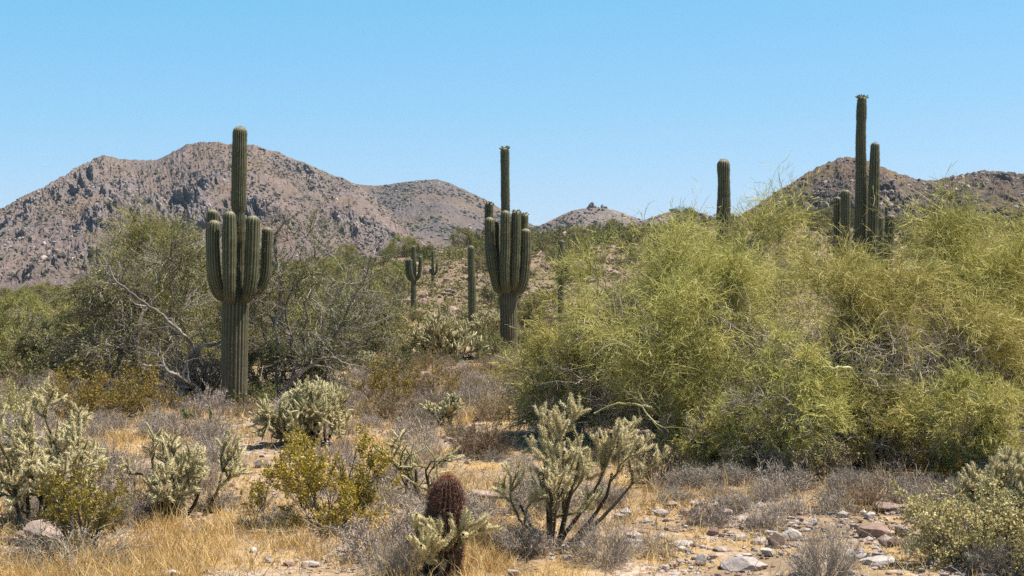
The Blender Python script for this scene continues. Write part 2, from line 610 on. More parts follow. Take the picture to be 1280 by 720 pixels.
def knob_rocks():
    """The two-lobed rock outcrop on the small hill's summit."""
    rng = np.random.default_rng(3)
    a = Acc()
    for px, py, s in ((738, 258, 2.6), (743, 259, 2.4), (740, 256, 2.0), (748, 261, 1.8), (753, 259, 2.3), (757, 260, 2.2), (735, 261, 2.0)):
        V, F = blobs(rng, np.array([[px_x(px, 1300), 1300, py_z(py, 1300)]]), np.array([s]), .25, (1, 1, 1.15))
        a.add(V, F, rng.uniform(.1, .4))
    o = a.build('rock_outcrop', M_stone, smooth=False)
    tag(o, 'twin lobed dark rock outcrop crowning the small distant hill', 'rock outcrop')
knob_rocks()

def haze():
    """The dry air between the camera and the mountains."""
    x0, x1, y0, y1, zb, zt = -1500, 1500, -60, 2300, -6.0, 142.0
    V = [(x, y, z) for z in (zb, zt) for y in (y0, y1) for x in (x0, x1)]
    a = Acc()
    a.add(V, [(0, 2, 3, 1), (4, 5, 7, 6), (0, 1, 5, 4), (2, 6, 7, 3), (0, 4, 6, 2), (1, 3, 7, 5)])
    m, nt, N, L, b = new_mat('haze_air')
    N.remove(b)
    v = N.new('ShaderNodeVolumePrincipled')
    v.inputs['Density'].default_value = HAZE
    v.inputs['Color'].default_value = (.52, .72, 1.0, 1)
    v.inputs['Anisotropy'].default_value = .1
    L.new(v.outputs[0], N['Material Output'].inputs['Volume'])
    tag(a.build('haze', m, smooth=False), kind='stuff')
HAZE = .00006
haze()
# ------------------------------------------------------------------ saguaros
def saguaro_material():
    m, nt, N, L, b = new_mat('saguaro_skin')
    skin = ramp(nt, noise_tex(nt, 3.0, 5, .6), [(.3, (.036, .038, .015)), (.6, (.062, .063, .026)), (.8, (.09, .085, .04))])
    c = mix(nt, attr(nt), skin, (.23, .205, .13))
    bark = ramp(nt, noise_tex(nt, 7.0, 6, .7), [(.3, (.06, .05, .036)), (.7, (.145, .12, .085))])
    c = mix(nt, attr(nt, 'cork'), c, bark)
    L.new(c, b.inputs['Base Color'])
    b.inputs['Roughness'].default_value = .6
    b.inputs['Specular IOR Level'].default_value = .25
    return m
M_sag = saguaro_material()
M_spine = tint_mat('pale_spines', [(0, (.15, .125, .08)), (1, (.40, .36, .25))], .6)
M_bud = tint_mat('saguaro_buds', [(0, (.07, .09, .03)), (.6, (.14, .15, .06)), (1, (.45, .42, .3))], .7)

def spline(pts, step):
    """Catmull-Rom through pts, resampled about every step metres."""
    P = np.array(pts, float)
    P = np.vstack([2 * P[0] - P[1], P, 2 * P[-1] - P[-2]])
    out = []
    for i in range(1, len(P) - 2):
        t = np.linspace(0, 1, 30, endpoint=False)[:, None]
        a, b, c, d = P[i - 1:i + 3]
        out.append(.5 * (2 * b + (c - a) * t + (2 * a - 5 * b + 4 * c - d) * t ** 2 + (3 * b - a - 3 * c + d) * t ** 3))
    Q = np.vstack(out + [P[-2:-1]])
    s = np.concatenate([[0], np.cumsum(np.linalg.norm(np.diff(Q, axis=0), axis=1))])
    n = max(6, int(s[-1] / step))
    u = np.linspace(0, s[-1], n)
    return np.stack([np.interp(u, s, Q[:, k]) for k in range(3)], -1), u

def sag_stem(rng, pts, r0, r1, r2, ribs, step=.05, depth=.14, spine=1.0, cork=0.0, taper_in=0.0, sub=5, lump=.05, prof=None):
    """A ribbed column along pts: radius r0 at its start, r1 midway, r2 below its domed tip."""
    Q, u = spline(pts, step)
    L = u[-1]
    # denser rings in the dome
    tip = r2 * 1.05
    uu = np.concatenate([u[u < L - tip], L - tip + tip * np.sin(np.linspace(0, np.pi / 2, 9))])
    Q = np.stack([np.interp(uu, u, Q[:, k]) for k in range(3)], -1)
    n = len(uu)
    f = uu / L
    R = np.interp(f, [0, .45, 1], [r0, r1, r2]) if prof is None else np.interp(f, prof[0], np.array(prof[1]) / prof[1][-1] * r2)
    R = R * (1 + lump * vnoise(uu / .42, uu * 0 + rng.uniform(0, 50), seed=4) + .4 * lump * vnoise(uu / .13, uu * 0 + rng.uniform(0, 50), seed=4))
    if taper_in:
        R = R * (taper_in + (1 - taper_in) * sstep(0, .28, uu))
    dome = np.clip((uu - (L - tip)) / tip, 0, 1)
    R = R * np.sqrt(np.maximum(1 - dome ** 2.3, .0004))
    T = np.gradient(Q, axis=0)
    T = nrm(T)
    ref = np.array([0, 1.0, 0.02])
    U = nrm(np.cross(T, ref))
    for i in range(1, n):                                       # carry the frame along
        p = U[i - 1] - T[i] * np.dot(U[i - 1], T[i])
        U[i] = p / np.linalg.norm(p)
    W = np.cross(T, U)
    m = ribs * sub
    th = np.arange(m) / m * 2 * np.pi
    crest = np.abs(np.sin(ribs * th / 2)) ** .8
    rr = R[:, None] * (1 - depth + depth * crest[None])
    V = Q[:, None] + rr[..., None] * (np.cos(th)[None, :, None] * U[:, None] + np.sin(th)[None, :, None] * W[:, None])
    i = np.arange(n - 1)[:, None] * m
    j = np.arange(m)[None]
    j2 = (j + 1) % m
    F = np.stack([i + j, i + j2, i + m + j2, i + m + j], -1).reshape(-1, 4)
    fuzz = np.clip((crest[None] - .72) / .28, 0, 1) * (.55 + .3 * sstep(L - .5, L, uu))[:, None]
    fuzz = fuzz * (.75 + .25 * vnoise(uu / .05, uu * 0, seed=2))[:, None] + 1.1 * sstep(.35, 1.0, dome)[:, None]
    ck = (cork * (1 - sstep(.05, .5, f + .12 * vnoise(f * 14, f * 0, seed=3))) if cork else f * 0)[:, None] * np.ones(m)[None]
    # spines along the rib crests
    S = None
    if spine > 0:
        cj = (np.arange(ribs) * sub + sub / 2.0) / m * 2 * np.pi
        k = max(8, int(L / .034 * spine))
        fi = rng.uniform(.02, 1, (k, ribs)) * (n - 1.01)
        i0 = fi.astype(int)
        w = (fi - i0)[..., None]
        Qi = Q[i0] * (1 - w) + Q[i0 + 1] * w
        Ui = U[i0]
        Wi = W[i0]
        Ri = R[i0] * (1 - w[..., 0]) + R[i0 + 1] * w[..., 0]
        out = np.cos(cj)[None, :, None] * Ui + np.sin(cj)[None, :, None] * Wi
        C = (Qi + out * Ri[..., None] * .99).reshape(-1, 3)
        O = (out + .5 * T[i0] * (Ri[..., None] < .6 * r2)).reshape(-1, 3)
        C = np.repeat(C, 4, 0)
        D = nrm(np.repeat(O, 4, 0) + rng.normal(0, .55, (len(C), 3)))
        S = (C, D, rng.uniform(.022, .05, len(C)))
    return V.reshape(-1, 3), F, fuzz.ravel(), ck.ravel(), S, Q[-1]

def stem_object(name, st, parent, rng, spine_w=.0016):
    V, F, fz, ck, S, tipp = st
    a = Acc()
    a.add(V, F, fz)
    ns = 0
    if S is not None:
        v, f = spikes(*S, spine_w, rng)
        a.add(v, f, np.repeat(rng.uniform(0, 1, len(S[0])), 3), 1)
        ns = len(v)
    o = a.build(name, [M_sag, M_spine], parent)
    at = o.data.attributes.new('cork', 'FLOAT', 'POINT')
    at.data.foreach_set('value', np.concatenate([ck, np.zeros(ns)]).astype(np.float32))
    return o

def bud_crown(tip, r, rng, parent, n=26):
    """Knobbly flower buds round the top of a stem."""
    a = Acc()
    th = rng.uniform(0, 6.28, n)
    rad = r * rng.uniform(.35, 1.0, n)
    C = np.stack([tip[0] + np.cos(th) * rad, tip[1] + np.sin(th) * rad, tip[2] - r * .5 * (rad / r) ** 2], -1)
    D = nrm(np.stack([np.cos(th) * .8, np.sin(th) * .8, np.full(n, .9)], -1) + rng.normal(0, .25, (n, 3)))
    ln = rng.uniform(.05, .12, n)[:, None]
    P = np.stack([C, C + D * ln * .6, C + D * ln], 1)
    R = np.stack([np.full(n, .012), rng.uniform(.016, .026, n), np.full(n, .006)], 1)
    V, F = tubes(P, R, 6)
    a.add(V, F, np.repeat(rng.uniform(0, .8, n), 18))
    a.build('flower_crown', M_bud, parent)

def hill_d(px, py, lo=84.0, hi=176.0):
    """The nearest distance at which the slope is seen at this height of the frame."""
    for d in np.arange(lo, hi, .5):
        if 360 - (gz(px_x(px, d), d) - CAMZ) / d * FOC <= py:
            return float(d)
    return hi

def saguaro(px, base_py, d, label, stems, seed, spine=1.0, ribs=20, step=.05, group='saguaros standing in the brush', base_z=None, spine_w=.0016):
    """stems: dicts with px paths [(px, py, depth)], radius in px, kind and buds; the first is the main stem."""
    rng = np.random.default_rng(seed)
    x0 = px_x(px, d)
    z0 = gz(x0, d) if base_z is None else base_z
    root = empty('saguaro', (x0, d, z0))
    tag(root, label, 'saguaro', group)
    for k, s in enumerate(stems):
        pts = []
        for p in s['p']:
            dy = p[2] if len(p) > 2 else s.get('dy', 0)
            dd = d + dy
            z = py_z(p[1], d) if p[1] is not None else z0 - .15
            pts.append((px_x(p[0], d) - x0, dy, z - z0))
        r = [q / FOC * d for q in s['r']]
        nr = s.get('ribs', ribs if k == 0 else max(11, int(ribs * .68)))
        st = sag_stem(rng, pts, r[0], r[1], r[2], nr, step, spine=spine, cork=s.get('cork', 0), taper_in=s.get('neck', 0), lump=s.get('lump', .08),
                      sub=s.get('sub', 5), depth=s.get('depth', .10), prof=s.get('prof'))
        o = stem_object('trunk' if k == 0 else 'arm', st, root, rng, spine_w)
        if s.get('buds'):
            bud_crown(st[5], r[2] * 1.05, rng, o, s['buds'])
    return root

# the big candelabra on the left
saguaro(292, 508, 33.0, 'tall saguaro with five raised arms and thick grey ribbed trunk, among grey green trees', [
    dict(p=[(292, None), (293, 450), (294, 400), (295, 375), (297, 340), (298, 270), (299, 210), (300, 158)], r=(15.5, 16.5, 8.8), cork=.85, lump=.04, prof=([0, .3, .385, .43, .52, .68, .70, .73, .88, 1], [16.0, 16.4, 17, 12, 8.4, 8.6, 7.6, 9.0, 9.5, 8.8])),
    dict(p=[(284, 374, .10), (271, 368, .16), (264, 350, .20), (262, 310, .22), (263, 261, .22)], r=(6, 7.4, 7.6), neck=.7),
    dict(p=[(287, 370, -.10), (279, 364, -.27), (273, 345, -.34), (271, 312, -.34), (271, 276, -.32)], r=(6.5, 8.2, 7.6), neck=.7),
    dict(p=[(293, 376, -.20), (292, 371, -.42), (292, 350, -.50), (292, 310, -.50), (292, 265, -.48)], r=(7, 9.3, 8.2), neck=.75),
    dict(p=[(300, 376, -.10), (311, 370, -.20), (316, 350, -.27), (318, 310, -.27), (319, 270, -.25)], r=(7, 9.6, 8.8), neck=.75),
    dict(p=[(302, 366, .18), (320, 362, .32), (328, 345, .36), (330, 315, .36), (331, 283, .36)], r=(5.5, 6.4, 6.6), neck=.7),
], 1, spine=.7, ribs=22, spine_w=.0013)

# the second candelabra, mid-distance
saguaro(636, 445, 57.5, 'slender spired saguaro with a tight fan of seven arms, some tips budding', [
    dict(p=[(636, None), (636, 420), (635, 380), (634, 340), (632, 270), (631, 184)], r=(11, 10.5, 5.4), cork=.8, buds=26, lump=.03, prof=([0, .2, .29, .34, .42, .7, 1], [11, 10.5, 11, 8, 5.4, 5.5, 5.4])),
    dict(p=[(632, 366, -.1), (622, 360, -.3), (617, 340, -.4), (613, 310, -.4), (612, 272, -.35)], r=(5, 6.6, 6.4), neck=.7),
    dict(p=[(630, 360, .3), (620, 350, .5), (613, 325, .55), (611, 290, .55), (611, 252, .55)], r=(4.5, 5.6, 5.4), neck=.7, buds=18),
    dict(p=[(632, 360, .15), (624, 348, .2), (620, 320, .2), (619, 276, .2)], r=(4, 5, 4.8), neck=.7),
    dict(p=[(635, 364, -.2), (632, 358, -.5), (631, 335, -.6), (632, 300, -.6), (632, 264, -.6)], r=(5.5, 7.2, 6.4), neck=.75),
    dict(p=[(638, 362, -.1), (643, 354, -.38), (644, 330, -.45), (645, 300, -.45), (645, 264, -.45)], r=(5.5, 6.6, 5.6), neck=.75, buds=18),
    dict(p=[(640, 366, -.1), (650, 361, -.2), (655, 345, -.25), (657, 315, -.25), (657, 286, -.25)], r=(6, 7.4, 6.6), neck=.7),
    dict(p=[(640, 350, .3), (650, 340, .45), (654, 315, .45), (655, 266, .45)], r=(5, 6.2, 5.6), neck=.7, buds=18),
], 2, spine=.9, ribs=20, spine_w=.0022)

saguaro(590, 415, 80.0, 'armless saguaro column with one round bud on its left, beside the spired saguaro', [
    dict(p=[(590, None), (590, 400), (590, 360), (589, 330), (589, 307)], r=(4.6, 5.0, 4.2), cork=.3, lump=.05),
    dict(p=[(588, 350, -.05), (585, 349, -.1), (584, 347, -.1)], r=(2.0, 2.4, 2.4), ribs=10),
], 3, spine=.5, ribs=16, step=.08, spine_w=.003)

saguaro(517, 400, 105.0, 'small dark saguaro with two upcurved arms, standing below the far grey slope', [
    dict(p=[(517, None), (517, 380), (517, 350), (517, 307)], r=(3.4, 3.6, 2.8), cork=.3),
    dict(p=[(517, 352, 0), (511, 347, 0), (509, 338, 0), (508.5, 325, 0)], r=(2.4, 2.7, 2.3)),
    dict(p=[(517, 351, 0), (523, 346, 0), (525, 336, 0), (526, 320, 0)], r=(2.4, 2.7, 2.3)),
    dict(p=[(517, 350, -.2), (514, 340, -.5), (514, 324, -.5)], r=(2.2, 2.4, 2.0)),
], 4, spine=.3, ribs=14, step=.12, spine_w=.004)

saguaro(541, 362, hill_d(541, 356), 'thin distant saguaro with one short right arm, on the rocky pink slope', [
    dict(p=[(541, None), (541, 350), (541, 313)], r=(2.0, 2.0, 1.5)),
    dict(p=[(541, 344, 0), (545, 341, 0), (546, 336, 0), (546, 328, 0)], r=(1.5, 1.6, 1.2)),
    dict(p=[(541, 343, 0), (538, 340, 0), (538, 336, 0)], r=(1.5, 1.7, 1.5)),
], 5, spine=.15, ribs=10, step=.2, spine_w=.005)

saguaro(701, 375, 72.0, 'short stout saguaro with stubby arms, half hidden by the yellow green tree', [
    dict(p=[(701, None), (701, 350), (701, 325), (702, 300)], r=(3.8, 4.0, 3.4)),
    dict(p=[(702, 350, 0), (707, 347, 0), (709, 342, 0), (709, 328, 0)], r=(3, 3.6, 3.2)),
    dict(p=[(701, 352, 0), (697, 349, 0), (697, 340, 0)], r=(2.5, 3, 2.6)),
], 6, spine=.3, ribs=14, step=.12, spine_w=.004)

saguaro(904, 420, 44.0, 'thick lone saguaro column rising behind the yellow green trees, no arms', [
    dict(p=[(902, None), (903, 350), (904, 280), (905, 240), (904, 199)], r=(7.4, 8.8, 8.0), cork=.3, lump=.08),
], 7, spine=1.0, ribs=18)

saguaro(1077, 430, 47.0, 'tallest twin saguaro, two straight columns with a budding tip above the right hand trees', [
    dict(p=[(1074, None), (1075, 380), (1074, 320), (1076.5, 240), (1076, 180), (1077.5, 120)], r=(8.2, 7.8, 5.8), buds=24, cork=.3, lump=.07),
    dict(p=[(1077, 395, -.1), (1086, 380, -.3), (1088, 340, -.3), (1089, 270, -.3), (1091, 179, -.3)], r=(6, 7.2, 5.6), neck=.8, lump=.08),
    dict(p=[(1077, 360, .4), (1084, 340, .6), (1086, 300, .6), (1087, 225, .6)], r=(4, 4.4, 3.6), neck=.7),
], 8, spine=.9, ribs=18)

saguaro(1054, 430, 45.0, 'pair of short blunt saguaro stems left of the tallest twin columns', [
    dict(p=[(1057, None), (1057, 340), (1057, 290), (1057, 237)], r=(6.5, 6.6, 5.8), cork=.2),
    dict(p=[(1055, 360, .2), (1050, 340, .35), (1050, 300, .35), (1050, 245, .35)], r=(5, 5.4, 4.6), neck=.7),
], 9, spine=.9, ribs=16)

saguaro(1110, 430, 43.0, 'short pale topped saguaro with a thin low stem, right of the tallest twin columns', [
    dict(p=[(1108, None), (1109, 340), (1111, 300), (1114, 268)], r=(6.2, 6.4, 6.2)),
    dict(p=[(1106, 370, -.2), (1099, 350, -.3), (1098, 310, -.3), (1098, 272, -.3)], r=(3.6, 3.9, 3.2), neck=.7),
], 10, spine=1.2, ribs=16)

# small far ones on the rocky slope, at the places the photograph shows them
for i, (px, bpy_, top, d, lab) in enumerate((
        (741, 310, 299, 160, 'tiny saguaro stump on the rocky slope under the two lobed knob'),
        (846, 305, 293, 150, 'tiny dark saguaro stump on the bare slope left of the thick lone column'),
        (1108, 282, 258, 120, 'thin dark saguaro behind the short pale topped one'),
        (616, 330, 320, 150, 'tiny saguaro stump left of the spired saguaro'),
        (975, 305, 292, 140, 'tiny dark saguaro stump right of the thick lone column'))):
    d = hill_d(px, bpy_)
    saguaro(px, bpy_, d, lab, [dict(p=[(px, None), (px, (bpy_ + top) / 2), (px, top)], r=(1.9, 2.0, 1.7))], 40 + i, spine=.1, ribs=10, step=.2)

# ------------------------------------------------------------------ barrel cactus
M_barrel = tint_mat('barrel_skin', [(0, (.03, .03, .016)), (1, (.10, .06, .04))], .7)
M_rspine = tint_mat('red_spines', [(0, (.085, .032, .026)), (.55, (.25, .11, .085)), (.75, (.36, .20, .16)), (1, (.58, .24, .08))], .55)

def barrel():
    rng = np.random.default_rng(12)
    d = 14.2
    x0 = px_x(553, d)
    z0 = gz(x0, d)
    H = py_z(596, d) - z0 + .02
    root = empty('barrel_cactus', (x0, d, z0))
    tag(root, 'stout barrel cactus bristling with dark red spines and an orange crown, among dry grass', 'barrel cactus')
    n, ribs, sub = 46, 22, 6
    u = np.linspace(0, 1, n)
    z = np.sin(u * np.pi / 2) * H
    R = .195 * np.clip(np.interp(z / H, [0, .2, .55, .8, .93, 1], [.88, .97, 1.0, .86, .58, .06]), .01, 2)
    m = ribs * sub
    th = np.arange(m) / m * 2 * np.pi
    crest = np.abs(np.sin(ribs * th / 2)) ** .9
    lean = .05
    rr = R[:, None] * (.74 + .26 * crest[None])
    V = np.stack([rr * np.cos(th)[None] + lean * z[:, None], rr * np.sin(th)[None], z[:, None] * np.ones(m)[None]], -1)
    i = np.arange(n - 1)[:, None] * m
    j = np.arange(m)[None]
    j2 = (j + 1) % m
    F = np.stack([i + j, i + j2, i + m + j2, i + m + j], -1).reshape(-1, 4)
    a = Acc()
    a.add(V, F, (crest[None] * np.ones((n, 1))).ravel())
    a.build('body', M_barrel, root)
    k = 40
    cj = (np.arange(ribs) + .5) / ribs * 2 * np.pi
    uz = np.linspace(.02, .985, k)[:, None] + rng.normal(0, .006, (k, ribs))
    uz = np.clip(uz, 0.01, .995)
    Rz = np.interp(uz, z / H, R)
    C = np.stack([Rz * np.cos(cj)[None] + lean * uz * H, Rz * np.sin(cj)[None], uz * H], -1).reshape(-1, 3)
    up = np.clip((uz - .55) / .45, 0, 1).ravel()[:, None]
    O = np.stack([np.cos(cj)[None] * np.ones((k, 1)), np.sin(cj)[None] * np.ones((k, 1)), np.zeros((k, ribs))], -1).reshape(-1, 3)
    O = O * (1 - .8 * up) + np.array([0, 0, 1]) * up
    q = 9
    C = np.repeat(C, q, 0)
    D = nrm(np.repeat(O, q, 0) + rng.normal(0, .6, (len(C), 3)))
    hz = C[:, 2] / H
    ln = rng.uniform(.03, .065, len(C))
    tint = np.clip(rng.uniform(0, .72, len(C)) + .55 * sstep(.9, 1.0, hz), 0, 1)
    v, f = spikes(C, D, ln, .0024, rng)
    b = Acc()
    b.add(v, f, np.repeat(tint, 3))
    b.build('spines', M_rspine, root)
    return root
barrel()

# ------------------------------------------------------------------ chollas
M_cholla = tint_mat('cholla_joints', [(0, (.045, .035, .022)), (.3, (.085, .072, .035)), (.6, (.15, .135, .06)), (1, (.42, .375, .21))], .7)
M_chspine = tint_mat('cholla_spines', [(0, (.24, .18, .10)), (.35, (.58, .48, .26)), (1, (.88, .79, .52))], .6)

def cholla_arrays(rng, trunks, W, H, levels=4, jl=.20, jr=.017, kids=(2, 4), spn=90, spread=38, up=.16, spine_len=.024, dens=1.0, base_r=.03):
    """Jointed cholla: (limb arrays, joint arrays, spine arrays) fitted to W wide and H tall."""
    P = []
    R = []
    lev = []
    n0 = len(trunks)
    p = np.array([[t[0], t[1], -.03] for t in trunks], float)
    d = nrm(np.array([[t[2], t[3], t[4]] for t in trunks], float))
    L = np.array([t[5] for t in trunks], float)
    cur = march(rng, p, d, L, 5, .12, np.array([0, 0, up * .5]))
    P.append(cur)
    lev.append(np.zeros(n0))
    for l in range(1, levels + 1):
        nk = rng.integers(kids[0], kids[1] + 1, len(cur))
        if l >= levels - 1:
            nk = nk + 1
        idx = np.repeat(np.arange(len(cur)), nk)
        t = np.where(rng.uniform(size=len(idx)) < .45, .97, rng.uniform(.18 if l == 1 else .35, .95, len(idx)))
        rad = np.zeros(cur.shape[:2])
        p, dd, _ = at_t(cur, rad, idx, t)
        side = nrm(np.cross(dd, rng.normal(size=dd.shape)))
        a = np.radians(rng.normal(spread, 14, len(idx)))[:, None]
        d2 = nrm(dd * np.cos(a) + side * np.sin(a) + np.array([0, 0, up]))
        ln = jl * rng.uniform(.55, 1.35, len(idx)) * (1.25 - .12 * l)
        cur = march(rng, p, d2, ln, 6, .13, np.array([0, 0, up * .45]))
        P.append(cur)
        lev.append(np.full(len(cur), l))
    allp = np.concatenate([q.reshape(-1, 3) for q in P])
    lo, hi = np.percentile(allp, 1, axis=0), np.percentile(allp, 99, axis=0)
    sx = W / max(hi[0] - lo[0], .01)
    sz = H / max(hi[2], .01)
    sc = np.array([sx, (sx + sz) / 2, sz])
    P = [q * sc for q in P]
    limb, joint, spine = [Acc() for _ in range(n0)], Acc(), Acc()
    for l, q in enumerate(P):
        n, k, _ = q.shape
        if l == 0:
            r = np.linspace(base_r, jr * 1.05, k)[None] * np.ones((n, 1))
        else:
            prof = np.interp(np.linspace(0, 1, k), [0, .2, .8, 1], [.72, 1.0, 1.05, .6])
            r = jr * prof[None] * rng.uniform(.85, 1.15, (n, 1)) * (1.15 - .06 * l)
        V, F = tubes(q, r, 7)
        tint = np.clip((l / levels) * .75 + rng.uniform(-.1, .25, n) , 0, 1)
        if l == 0:
            for q_ in range(n):
                limb[q_].add(V[q_ * k * 7:(q_ + 1) * k * 7], F[:(k - 1) * 7], tint[q_])
        else:
            g_ = np.linspace(-.15, .3 if l == levels else .1, k)[None] + tint[:, None]
            joint.add(V, F, np.repeat(np.clip(g_, 0, 1).ravel(), 7))
        m = int((spn * .35 if l == 0 else spn) * dens)
        idx = np.repeat(np.arange(n), m)
        t = rng.uniform(.12 if l else .35, 1.0, n * m)
        c, dd, rr = at_t(q, r, idx, t)
        o = nrm(np.cross(dd, rng.normal(size=c.shape)))
        D = nrm(o + .35 * dd + rng.normal(0, .35, c.shape) + dd * (t > .9)[:, None])
        v, f = spikes(c + o * rr[:, None] * .9, D, spine_len * rng.uniform(.6, 1.3, n * m), .0021, rng)
        spine.add(v, f, np.repeat(np.clip(rng.uniform(0, .5, n * m) + .5 * (l / levels) * t, 0, 1), 3))
    return limb, joint, spine

def cholla(px, py, W, H, label, seed, trunks, d=None, **kw):
    rng = np.random.default_rng(seed)
    if d is None:
        x, y, z = spot(px, py)
    else:
        x, y = px_x(px, d), d
        z = gz(x, y)
    root = empty('cholla_cactus', (x, y, z))
    tag(root, label, 'cholla', 'cholla cacti in the scrub')
    a, b, c = cholla_arrays(rng, trunks, W / FOC * y, H / FOC * y, **kw)
    for q in a:
        q.build('trunk', M_cholla, root)
    b.build('joints', M_cholla, root)
    c.build('spines', M_chspine, root, smooth=False)
    return root

def fan(rng, n, spread, ln, base=.12, lean=(0, 0)):
    out = []
    for i in range(n):
        a = rng.uniform(0, 6.28)
        s = spread * rng.uniform(.25, 1)
        out.append((rng.normal(0, base), rng.normal(0, base), math.cos(a) * s + lean[0], math.sin(a) * s + lean[1], 1.0, ln * rng.uniform(.7, 1.2)))
    return out

_r = np.random.default_rng(77)
# main cholla: a tall left clump and a low limb reaching right, as in the photograph
cholla(688, 684, 196, 176, 'large open pale cholla, right of the red barrel cactus', 21,
       [(0, 0, -.12, .1, 1, .62), (.02, .03, -.28, -.1, 1, .6), (.0, -.04, .08, -.2, 1, .55), (.04, .02, .32, .15, 1, .6), (.06, 0, .55, -.05, 1, .72),
        (.1, -.03, .95, .0, .75, .75), (.12, .02, 1.2, .1, .55, .8), (-.03, 0, -.7, .1, .8, .42), (.05, .05, .75, .25, 1, .62), (0, .02, -.05, -.1, 1, .8)],
       levels=5, jl=.165, jr=.0122, kids=(1, 2), spn=150, spread=36, up=.16, spine_len=.027)
cholla(60, 652, 135, 155, 'dense pale tipped cholla mound at the left edge, behind the yellow green bush', 22, fan(_r, 11, 1.0, .55, .15),
       levels=5, jl=.14, jr=.0138, kids=(1, 3), spn=80, spine_len=.027, spread=46, up=.08)
cholla(230, 645, 140, 98, 'low sprawling pale cholla between the left mound and the yellow flowered bush', 23, fan(_r, 8, 1.3, .35, .16),
       levels=4, jl=.16, jr=.0138, kids=(1, 3), spn=100, spine_len=.027, spread=48, up=.10)
cholla(392, 556, 95, 75, 'rounded dense cholla with dark shaded base, right of the big candelabra saguaro', 24, fan(_r, 12, 1.2, .4, .2),
       levels=4, jl=.18, jr=.016, kids=(2, 4), spn=50, spine_len=.03, spread=45, up=.10)
cholla(525, 622, 98, 78, 'sparse thin armed cholla just behind the red barrel cactus', 25, fan(_r, 8, 1.1, .4, .1),
       levels=3, jl=.19, jr=.0115, kids=(1, 2), spn=80, spread=46, up=.10, dens=.8)
cholla(543, 723, 92, 86, 'small young cholla with pale joints, in front of the red barrel cactus', 26, fan(_r, 5, .75, .3, .05),
       levels=2, jl=.17, jr=.021, kids=(2, 3), spn=240, spread=44, up=.12)
cholla(556, 530, 44, 36, 'little knobby cholla in the grey brush mid field', 27, fan(_r, 6, 1.0, .3, .1), levels=3, jl=.15, jr=.02, kids=(2, 3), spn=30)
cholla(556, 452, 82, 56, 'broad spreading cholla at the foot of the single saguaro column', 28, fan(_r, 14, 1.3, .6, .3), levels=3, jl=.32, jr=.026, kids=(2, 4), spn=40, spine_len=.04)
cholla(612, 424, 46, 34, 'pale cholla to the right of the single saguaro column', 29, fan(_r, 9, 1.1, .6, .3), levels=3, jl=.32, jr=.028, kids=(2, 4), spn=34, spine_len=.05)
cholla(52, 462, 66, 50, 'yellowish cholla far back at the left edge under the trees', 30, fan(_r, 11, 1.2, .55, .3), levels=3, jl=.3, jr=.024, kids=(2, 4), spn=36, spine_len=.04)
cholla(1262, 668, 90, 98, 'thick pale cholla at the right edge rising out of the leafy bush', 31, fan(_r, 10, 1.0, .45, .14), levels=4, jl=.15, jr=.015, kids=(2, 3), spn=90, spine_len=.027, spread=42, up=.1)
cholla(452, 470, 40, 30, 'small far cholla in front of the bare white stemmed tree', 32, fan(_r, 9, 1.0, .3, .12), levels=3, jl=.25, jr=.024, kids=(2, 3), spn=30, spine_len=.04)

# ------------------------------------------------------------------ prickly pear
M_pad = tint_mat('prickly_pad', [(0, (.055, .085, .03)), (1, (.12, .15, .055))], .55)
def prickly_pear(px, py, label, seed, n=12, s=.13):
    rng = np.random.default_rng(seed)
    x, y, z = spot(px, py)
    root = empty('prickly_pear', (x, y, z))
    tag(root, label, 'prickly pear')
    todo = [((rng.normal(0, .22), rng.normal(0, .12), -.01), rng.uniform(0, 3.1), rng.normal(0, .35)) for _ in range(5)]
    k = 0
    while todo and k < n:
        (bx, by, bz), yaw, tilt = todo.pop(0)
        h, w, t = s * rng.uniform(.9, 1.4), s * rng.uniform(.75, 1.0), .018
        uu = np.linspace(0, np.pi, 8)[:, None]
        vv = np.linspace(0, 2 * np.pi, 14, endpoint=False)[None]
        prof = np.sin(uu) ** .7
        lx = w * .5 * prof * np.cos(vv) * (1 - .18 * np.cos(uu))
        ly = t * prof * np.sin(vv)
        lz = h * .5 * (1 - np.cos(uu)) + 0 * vv
        ct, stt = math.cos(tilt), math.sin(tilt)
        lx, lz = lx * ct + lz * stt, lz * ct - lx * stt
        cy, sy = math.cos(yaw), math.sin(yaw)
        V = np.stack([bx + lx * cy - ly * sy, by + lx * sy + ly * cy, bz + lz], -1)
        i = np.arange(7)[:, None] * 14
        j = np.arange(14)[None]
        F = np.stack([i + j, i + (j + 1) % 14, i + 14 + (j + 1) % 14, i + 14 + j], -1).reshape(-1, 4)
        a = Acc()
        a.add(V, F, rng.uniform(0, 1))
        a.build('pad', M_pad, root)
        k += 1
        top = V[-2].mean(0)
        for q in range(rng.integers(1, 3)):
            todo.append((tuple(top + rng.normal(0, .01, 3) - np.array([0, 0, .02])), yaw + rng.normal(0, .7), tilt + rng.normal(0, .5)))
prickly_pear(238, 528, 'low clump of green prickly pear pads left of the big saguaro trunk', 3)
